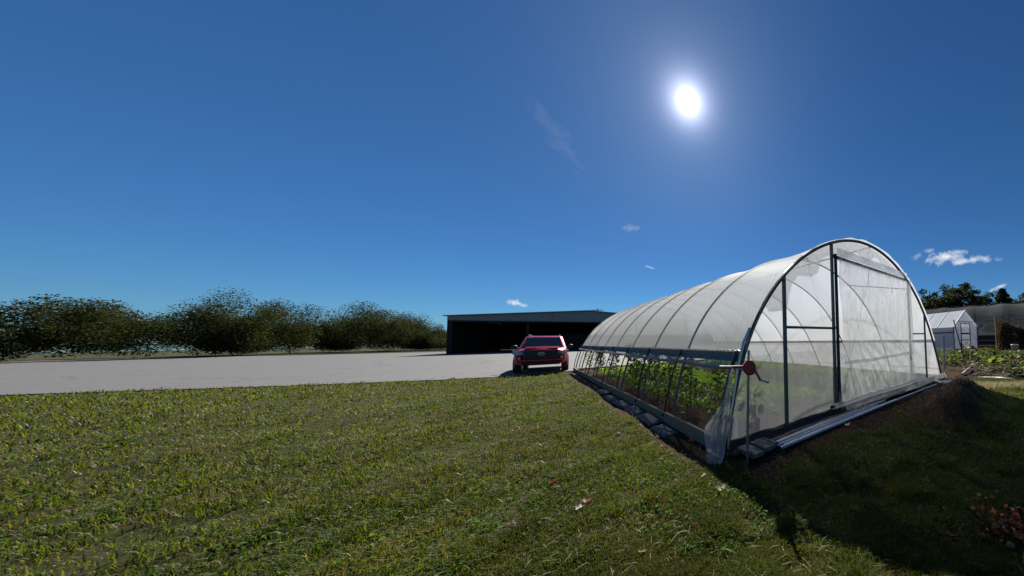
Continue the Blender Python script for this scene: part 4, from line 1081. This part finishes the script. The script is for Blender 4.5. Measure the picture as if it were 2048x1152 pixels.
# ---------------------------------------------------------------- small gable greenhouse at the back
M_wfilm = film('white_house_film', .80, .45, (.60, .64, .70), 2., .08, (1, 1, 1), .5, 4., .05, .5)
M_white = pbr('white_frame', (.72, .73, .74), (.60, .61, .62), .5, 0, 20)
M_dfr = pbr('dark_frame', (.05, .055, .06), (.03, .03, .035), .6, 0, 20)
def gable_house():
    e = empty('gable_greenhouse', (19.95, 29.09, 0), R(15)); tag(e, 'small white gable greenhouse with pitched plastic roof beyond the garden', 'greenhouse')
    Wd, L, ze, za = 3.3, 6.0, 2.55, 4.28
    fw_ = MB()
    # front gable skin with gap for the door
    def poly(pts, nm, m_=M_wfilm): MB().add(pts, [tuple(range(len(pts)))]).build(nm, m_, e)
    poly([(0, 0, .12), (.98, 0, .12), (.98, 0, 3.35), (.0, 0, ze)], 'front_film'); poly([(2.32, 0, .12), (Wd, 0, .12), (Wd, 0, ze), (2.32, 0, 3.35)], 'front_film')
    poly([(.98, 0, 2.9), (2.32, 0, 2.9), (2.32, 0, 3.6), (Wd / 2, 0, za - .03), (.98, 0, 3.55)], 'front_film')
    poly([(0, L, .1), (Wd, L, .1), (Wd, L, ze), (Wd / 2, L, za), (0, L, ze)], 'back_film')
    poly([(0, 0, 1.95), (0, L, 1.95), (0, L, ze), (0, 0, ze)], 'side_film'); poly([(0, 0, .12), (0, L, .12), (0, L, 1.82), (0, 0, 1.82)], 'side_film')
    poly([(Wd, 0, .12), (Wd, L, .12), (Wd, L, ze), (Wd, 0, ze)], 'side_film')
    ov = .12
    for s_ in (0, 1):
        x0 = -.10 if s_ == 0 else Wd + .10; P = []
        for i in range(25):
            y = -ov + (L + 2 * ov) * i / 24; row = []
            for j in range(9):
                q = j / 8; row.append((x0 + (Wd / 2 - x0) * q, y, (ze - .10) + (za + .02 - ze + .10) * q - .03 * math.sin(math.pi * q) * math.sin(y * 3.14 / 1.5) ** 2))
            P.append(row)
        MB().grid(P).build('roof_film', M_wfilm, e)
    fr = MB()
    for (p, q) in (((-.1, -.12, ze - .1), (Wd / 2, -.12, za + .03)), ((Wd / 2, -.12, za + .03), (Wd + .1, -.12, ze - .1))): fr.tube([p, q], .055, 8)
    fr.tube([(.6, -.06, 3.1), (2.7, -.06, 3.0)], .05, 8); fr.tube([(.8, -.05, 2.92), (2.75, -.05, 2.60)], .03, 8)
    fr.build('gable_trim', M_white, e)
    MB().tube([(-.02, 0, ze - .08), (-.02, L, ze - .08)], .04, 8).build('eave_rail', M_white, e)
    for y in (1.95, 3.9): MB().tube([(-.1, y, ze - .07), (Wd / 2, y, za + .04), (Wd + .1, y, ze - .07)], .035, 6).build('rafter', M_white, e)
    MB().box((-.03, L / 2, 1.88), (.05, L, .13)).build('vent_strip', M_dfr, e)
    for (x, y) in ((0, 0), (Wd, 0), (0, L), (Wd, L), (0, 3), (Wd, 3)): MB().tube([(x, y - .03, 0), (x, y - .03, ze)], .045, 8).build('corner_post', M_dfr if y < 1 else M_white, e)
    MB().box((-.01, L / 2, .06), (.12, L, .12)).build('base_rail', M_white, e)
    d = empty('door', (1.0, -.03, 0)); d.parent = e
    f = MB(); 
    for x in (.03, 1.27): f.box((x, 0, 1.5), (.07, .04, 2.8))
    for z in (.15, 1.05, 1.75, 2.87): f.box((.65, 0, z), (1.18, .038, .07 if z != 1.75 else .16))
    f.build('door_frame', M_dfr, d)
    for (z0, z1) in ((.2, 1.0), (1.1, 1.66), (1.84, 2.8)): MB().add([(.08, .02, z0), (1.22, .02, z0), (1.22, .02, z1), (.08, .02, z1)], [(0, 1, 2, 3)]).build('door_panel', M_film_side, d)
gable_house()

# ---------------------------------------------------------------- long shade house
def shade_mat():
    m, t = mat('grey_shade_cloth'); tcn = t.n('ShaderNodeTexCoord'); v = tcn.outputs['Object']
    n1 = t.noise(.6, 5, .6, v); c = t.mix(t.mapr(n1, .35, .65), (.085, .09, .092), (.14, .145, .145))
    df = t.n('ShaderNodeBsdfDiffuse'); t.l(c, df.inputs[0]); tl = t.n('ShaderNodeBsdfTranslucent'); t.l(c, tl.inputs[0])
    m1 = t.n('ShaderNodeMixShader'); m1.inputs[0].default_value = .45; t.l(df.outputs[0], m1.inputs[1]); t.l(tl.outputs[0], m1.inputs[2])
    tp = t.n('ShaderNodeBsdfTransparent'); m2 = t.n('ShaderNodeMixShader'); m2.inputs[0].default_value = .74
    t.l(tp.outputs[0], m2.inputs[1]); t.l(m1.outputs[0], m2.inputs[2]); o = t.n('ShaderNodeOutputMaterial'); t.l(m2.outputs[0], o.inputs[0]); return m
def shade_house():
    p0 = Vector((25.9, 39.6, 0)); dv = Vector((.8, -.6, 0)); e = empty('shade_house', p0, math.atan2(dv.y, dv.x))
    tag(e, 'long arched shade house under grey mesh cloth, behind the white gable greenhouse', 'shade house')
    hw, zr, zb = 4.6, 5.65, 1.45; L0, L1 = -22, 24
    def pr(t, inset=0.0): 
        an = math.pi * t; k_ = 1 - inset; return (-hw * k_ * math.cos(an) * (1 - .0 * t), zb + (zr - zb - inset * 5) * max(0, math.sin(an)) ** .85)
    P = []
    for i in range(231):
        x = L0 + (L1 - L0) * i / 230; row = []
        for k in range(25):
            y, z = pr(k / 24); sg = .16 * math.sin((x % 3.2) / 3.2 * math.pi) ** 1; row.append((x, y, z - sg * (z - zb) / (zr - zb)))
        P.append(row)
    MB().grid(P).build('shade_cloth', shade_mat(), e)
    k = 0; x = L0
    while x <= L1:
        MB().tube([(x, -hw, 0)] + [(x, *pr(t / 16, .03)) for t in range(17)] + [(x, hw, 0)], .045, 6).build('hoop', M_dfr, e); x += 3.2
    for (y, z) in ((-hw, zb), (hw, zb), (0, zr), (-hw * .93, 3.3)): MB().tube([(L0, y, z), (L1, y, z)], .035, 6).build('rail', M_dfr, e)
    MB().box((0, -hw, .35), (.05, .05, .7)).build('stub_post', M_dfr, e)
    # benches inside, dark
    for x in (-12, -4, 4, 12): MB().box((x, .5, .75), (6.5, 2.2, .08)).build('bench', M_dfr, e)
    MB().box((1, hw - .2, .8), (46, .1, 1.5)).build('rear_skirt', M_dfr, e)
shade_house()

# ---------------------------------------------------------------- trees behind
M_tleaf = leafmat('oak_leaves', [(.020, .030, .010), (.035, .048, .014), (.05, .055, .018), (.07, .055, .022)], .3, .7, 1.3, .08)
M_cleaf = leafmat('conifer_needles', [(.012, .022, .012), (.02, .034, .016), (.03, .04, .02)], .2, .6, 1.2)
M_bark = pbr('bark', (.05, .04, .03), (.03, .024, .018), .95, 0, 4, .5)
def tree(x, y, h_, rw, zc, nclump, nleaf, leaf, m_, lab, seed, conic=False, grp='trees beyond the greenhouses'):
    rs = np.random.default_rng(seed); e = empty('conifer_tree' if conic else 'broadleaf_tree', (x, y, 0)); tag(e, lab, 'tree', grp)
    tr = MB().tube([(0, 0, 0), (.1, .05, h_ * .35), (0, .1, h_ * .7), (0, 0, h_ * .93)], [h_ * .028, h_ * .02, h_ * .012, h_ * .004], 9)
    Ps = []
    for k in range(nclump):
        if conic:
            q = (k + rs.random()) / nclump; z = h_ * (.18 + .8 * q); rr = rw * (1.02 - q) ** .8 * (.85 + .3 * rs.random()); an = k * 2.4 + rs.random()
            c = np.array([math.cos(an) * rr * .62, math.sin(an) * rr * .62, z]); sc = np.array([rr * .34 + .15, rr * .34 + .15, h_ * .028])
        else:
            d = rs.normal(size=3); d /= np.linalg.norm(d); q = rs.random() ** .4
            c = np.array([0, 0, zc]) + d * q * np.array([rw, rw, (h_ - zc) * .92]); c[2] = max(c[2], h_ * .22)
            s_ = rs.uniform(.14, .30) * rw; sc = np.array([s_, s_, s_ * .6])
        j = c * .98; j0 = (0, 0, min(c[2] * .75, h_ * .6)) if not conic else (0, 0, c[2])
        tr.tube([j0, tuple((np.array(j0) + c) / 2 + [0, 0, .03 * h_ * (not conic)]), tuple(c)], [h_ * .007, h_ * .0045, h_ * .002], 5, cap=False)
        p = rs.normal(size=(nleaf, 3)); p /= np.linalg.norm(p, axis=1)[:, None]; p *= (rs.random(nleaf) ** .45)[:, None]
        Ps.append(c + p * sc * rs.uniform(.7, 1.3, 3))
    tr.build('trunk', M_bark, e)
    v, f = leafcloud(np.concatenate(Ps), leaf, 1., .7, rs=rs); npmesh('crown', v, [f], m_, e)
tree(37.5, 62, 13.0, 4.6, 7.6, 70, 90, .42, M_tleaf, 'bushy dark broadleaf tree farthest left, partly behind the hoop greenhouse', 1)
tree(43.5, 63, 14.6, 4.6, 8.2, 80, 90, .42, M_tleaf, 'tallest dark broadleaf tree with thin upper twigs over the white greenhouse', 2)
tree(50.5, 66, 13.6, 4.6, 8.0, 75, 90, .42, M_tleaf, 'dark broadleaf tree with a leaning crown, left of the conifer', 3)
tree(53.3, 61, 12.0, 4.6, 5, 60, 110, .36, M_cleaf, 'flat topped dark conifer right of the broadleaf trees', 4, True)
tree(58.8, 62, 10.8, 5.6, 6.6, 60, 90, .42, M_tleaf, 'low rounded broadleaf tree at the right edge', 5)
tree(31.5, 66, 9.5, 4.4, 6, 50, 80, .42, M_tleaf, 'low broadleaf tree hidden behind the hoop greenhouse film', 6)
def woods():
    Ps = []; Ls = []
    for k in range(340):
        left = k < 280
        az = rng.uniform(R(-108), R(-30)) if left else rng.uniform(R(-30), R(66)); r = rng.uniform(120, 165)
        h = rng.uniform(7, 15) if left else rng.uniform(5.5, 7.5); wd = rng.uniform(3.0, 6.5); n = 3800 if left else 500
        if left and az > R(-52): h *= .5
        c = np.array([r * math.sin(az), r * math.cos(az), h * .52])
        for q in range(9):
            d = rng.normal(size=3); d /= np.linalg.norm(d); cc = c + d * [wd * .62, wd * .62, h * .32]; m_ = n // 9
            p = rng.normal(size=(m_, 3)); p /= np.linalg.norm(p, axis=1)[:, None]; p *= rng.random((m_, 1)) ** .4
            p = cc + p * [wd * .5, wd * .5, h * .2]; p[:, 2] = np.abs(p[:, 2]); Ps.append(p); Ls.append(rng.uniform(.13, .32, m_) * (1 if left else 2))
    v, f = leafcloud(np.concatenate(Ps), np.concatenate(Ls), 1, .8)
    tag(npmesh('far_woods', v, [f], M_tleaf), 'far dark line of woods along the horizon', 'woods', kind='stuff')
woods()

# ---------------------------------------------------------------- garden beyond
M_gard = leafmat('garden_leaves', [(.035, .07, .015), (.055, .10, .018), (.08, .12, .025), (.10, .10, .04), (.12, .08, .05)], .4, .4, 1.6)
M_gdark = leafmat('garden_dark_leaves', [(.03, .05, .02), (.05, .07, .025), (.14, .10, .06), (.05, .04, .03)], .35, .5, 1.4)
def gardenbed(name, x0, x1, y0, y1, n, hgt, leaf, m_, lab, skew=0):
    x = rng.uniform(x0, x1, n); y = rng.uniform(y0, y1, n); x = x + (y - y0) * skew
    c = vnoise(x, y, 1.4); keep = rng.random(n) < ss(c, .25, .55); x, y, c = x[keep], y[keep], c[keep]
    z = rng.random(len(x)) ** .7 * hgt * (.4 + 1.1 * vnoise(x + 9, y, .9)) + .03
    v, f = leafcloud(np.stack([x, y, z], 1), leaf, .9, .75); tag(npmesh(name, v, [f], m_), lab, 'garden plants', kind='stuff')
gardenbed('clover_patch', 8.6, 12.5, 14.5, 25, 9000, .16, .10, M_gard, 'low bright green crop between the metal post and the white greenhouse', .30)
gardenbed('vegetable_patch', 10.3, 17, 13, 20, 8000, .36, .16, M_gard, 'tall leafy vegetable patch in the garden', .42)
gardenbed('spent_vegetable_patch', 8.7, 15, 9.9, 14.2, 13000, .30, .12, M_gdark, 'dark withering vegetable patch nearest the straw', .1)
for k, (x, y, s_, lab) in enumerate([(10.6, 11.0, .5, 'yellow green leafy plant at the right edge of the garden'), (10.1, 12.1, .45, 'yellow green leafy plant behind the rightmost one'),
                                     (11.6, 13.0, .55, 'tall leafy plant in the middle garden row'), (12.6, 15.2, .8, 'tall leafy plant below the dry trellis'),
                                     (11.2, 15.4, .75, 'tall leafy plant near the terracotta pot'), (9.4, 10.6, .3, 'small leafy plant at the front of the garden')]):
    e = empty('leafy_plant', (x, y, float(height(x, y)))); tag(e, lab, 'plant', 'leafy garden plants')
    rs = np.random.default_rng(300 + k); n = 90; th = rs.uniform(0, 6.28, n); rr = rs.random(n) * s_ * .45
    v, f = leafcloud(np.stack([rr * np.cos(th), rr * np.sin(th), rs.uniform(.2, 1, n) * s_], 1), .17, .8, .75, rs=rs); npmesh('foliage', v, [f], leafmat('yellow_green_leaves%d' % k, [(.12, .17, .02), (.18, .22, .03)], .5, .4, 1.6) if k < 2 else M_gard, e)  # paler yellow green leaves on the first two plants
    mb = MB()
    for q in range(6): mb.tube([(0, 0, 0), (math.cos(q) * s_ * .2, math.sin(q) * s_ * .2, s_ * .7)], .008, 5)
    mb.build('stem', M_stem, e)
# debris stalks
mb = MB()
for k in range(220):
    x = random.uniform(8.2, 12.2); y = random.uniform(9.4, 12.4); an = random.gauss(2.4, .6); L = random.uniform(.2, .8); z = random.uniform(.03, .2)
    mb.tube([(x, y, z), (x + math.cos(an) * L, y + math.sin(an) * L, z + random.uniform(-.02, .15))], random.uniform(.006, .014), 4)
for k in range(70):
    x = random.uniform(10, 17); y = random.uniform(11.8, 17); h_ = random.uniform(.35, 1.0); pts = [(x, y, 0)]
    lx, ly = random.gauss(0, .18), random.gauss(0, .18); pts += [(x + lx * .4, y + ly * .4, h_ * .55), (x + lx, y + ly, h_)]
    mb.tube(pts, [.012, .009, .004], 4)
tag(mb.build('pulled_stalks', pbr('stalk', (.32, .27, .2), (.16, .12, .08), .9, 0, 2)), 'pale dead stalks heaped and standing at the front of the garden', 'stalks', kind='stuff')
o = MB().tube([(0, 0, -.2), (0.02, 0, 1.53)], .055, 8).build('metal_post', M_steel); o.location = (8.19, 12.68, 0); tag(o, 'thick upright metal post standing just past the greenhouse far corner', 'post')
for k, (x, y, h_, tx, ty, r, lab) in enumerate([(10.6, 14.6, 2.4, -.62, -.1, .028, 'long leaning dark stick against the white greenhouse view'), (11.35, 15.5, 1.15, -.35, .0, .025, 'short leaning dark stick left of the pot'),
                                                (10.6, 14.2, .7, 0, 0, .05, 'short pale wooden stake in the garden'), (11.6, 15.6, 1.3, -.45, .1, .02, 'thin leaning stick nearest the terracotta pot')]):
    o = MB().tube([(0, 0, -.1), (tx, ty, h_)], r, 6).build('garden_stake', M_dfr if k != 2 else M_wood); o.location = (x, y, 0); tag(o, lab, 'stake', 'stakes in the garden')
for k, (p0, p1, z, r, lab) in enumerate([((7.35, 10.35), (11.0, 14.4), .08, .045, 'long pale pipe running away from the greenhouse corner'), ((9.6, 12.6), (12.2, 15.2), .16, .04, 'pale crooked pipe lying among the garden stalks'),
                                         ((7.7, 10.3), (8.9, 10.9), .05, .03, 'short pale pipe on the soil by the corner')]):
    mb = MB().tube([(p0[0], p0[1], z), ((p0[0] + p1[0]) / 2 + .05, (p0[1] + p1[1]) / 2, z + .04), (p1[0], p1[1], z + .05)], r, 8)
    tag(mb.build('plastic_pipe', pbr('dull_pvc%d' % k, (.42, .42, .40), (.25, .25, .23), .5)), lab, 'pipe', 'pale pipes by the garden')
P = []
for i in range(14):
    q = i / 13; P.append([(8.0 + q * .9 - .35 * math.sin(q * 3), 9.9 - q * .55, .05 + .05 * math.sin(j * 1.2 + i) + .02) if False else (7.55 + q * .75, 9.75 - q * .5 + j * .05, .04 + .05 * math.sin(q * 3.1) * (1 - j / 4) + .01 * math.sin(j * 2 + i)) for j in range(5)])
tag(MB().grid(P).build('plastic_scrap', M_film_flap), 'loose curl of white plastic on the soil by the far corner', 'plastic sheet')
P = []
for i in range(10):
    P.append([(5.35 + i * .05, 8.55 + j * .05, .10 + .03 * math.sin(i * 1.7 + j) + .02 * math.sin(j * 2)) for j in range(6)])
tag(MB().grid(P).build('plastic_scrap', M_film_flap), 'small crumpled white plastic scrap beside the end of the long pipe', 'plastic sheet')
# terracotta pot-like ball
pt = empty('garden_pot', (16.6, 22.2, .0)); tag(pt, 'round terracotta coloured pot in front of the white greenhouse', 'pot')
Mt = pbr('terracotta', (.36, .20, .14), (.26, .14, .10), .8)
MB().sphere((0, 0, .34), .36, 20, 12, (1, 1, .92), lambda ph, th: 1 + .03 * math.cos(ph * 9) * math.sin(th)).build('bowl', Mt, pt)
MB().tube([(0, 0, .62), (0, 0, .72)], [.17, .19], 16).build('rim', Mt, pt)
# dry trellis
tl_ = empty('bean_trellis', (19.9, 23.6, 0), R(-35)); tag(tl_, 'tall trellis covered in brown dried vines', 'trellis')
for x in (0, 2.2): MB().tube([(x, 0, 0), (x, 0, 3.2 - x * .3)], .05, 8).build('post', M_wood, tl_)
MB().tube([(0, 0, 3.1), (2.2, 0, 2.5)], .025, 6).build('top_rail', M_wood, tl_)
n = 14000; x = rng.uniform(.1, 2.35, n); z = rng.random(n) * (3.0 - .62 * x) + .1; keep = rng.random(n) < ss(vnoise(x, z, 2.2), .2, .5); x, z = x[keep], z[keep]; n = len(x)
v, f = leafcloud(np.stack([x, rng.normal(size=n) * .16, z], 1), .10, 1., .6); npmesh('dried_vine', v, [f], leafmat('dried_vine', [(.11, .065, .045), (.16, .10, .07), (.08, .05, .035), (.24, .17, .12)], .25, .8, 1.1, .1), tl_)
bk = empty('white_bucket', (19.0, 20.9, -.10)); bk.scale = (.72, .72, .95); tag(bk, 'dull white bucket standing at the foot of the dry trellis', 'bucket')
P = [[(rr * math.cos(t), rr * math.sin(t), z) for t in np.linspace(0, 2 * math.pi, 20, endpoint=False)] for (z, rr) in ((.3, .22), (.3, .24), (.85, .30), (.87, .33), (.93, .33), (.92, .30), (.4, .24))]
MB().grid(P, True, True).build('tub', pbr('dull_white_plastic', (.5, .5, .48), (.35, .34, .32), .6), bk)
MB().tube([(.31 * math.cos(t), .31 * math.sin(t) * .2, .9 - .2 * math.sin(t)) for t in np.linspace(0, math.pi, 12)], .01, 5).build('handle', M_dfr, bk)
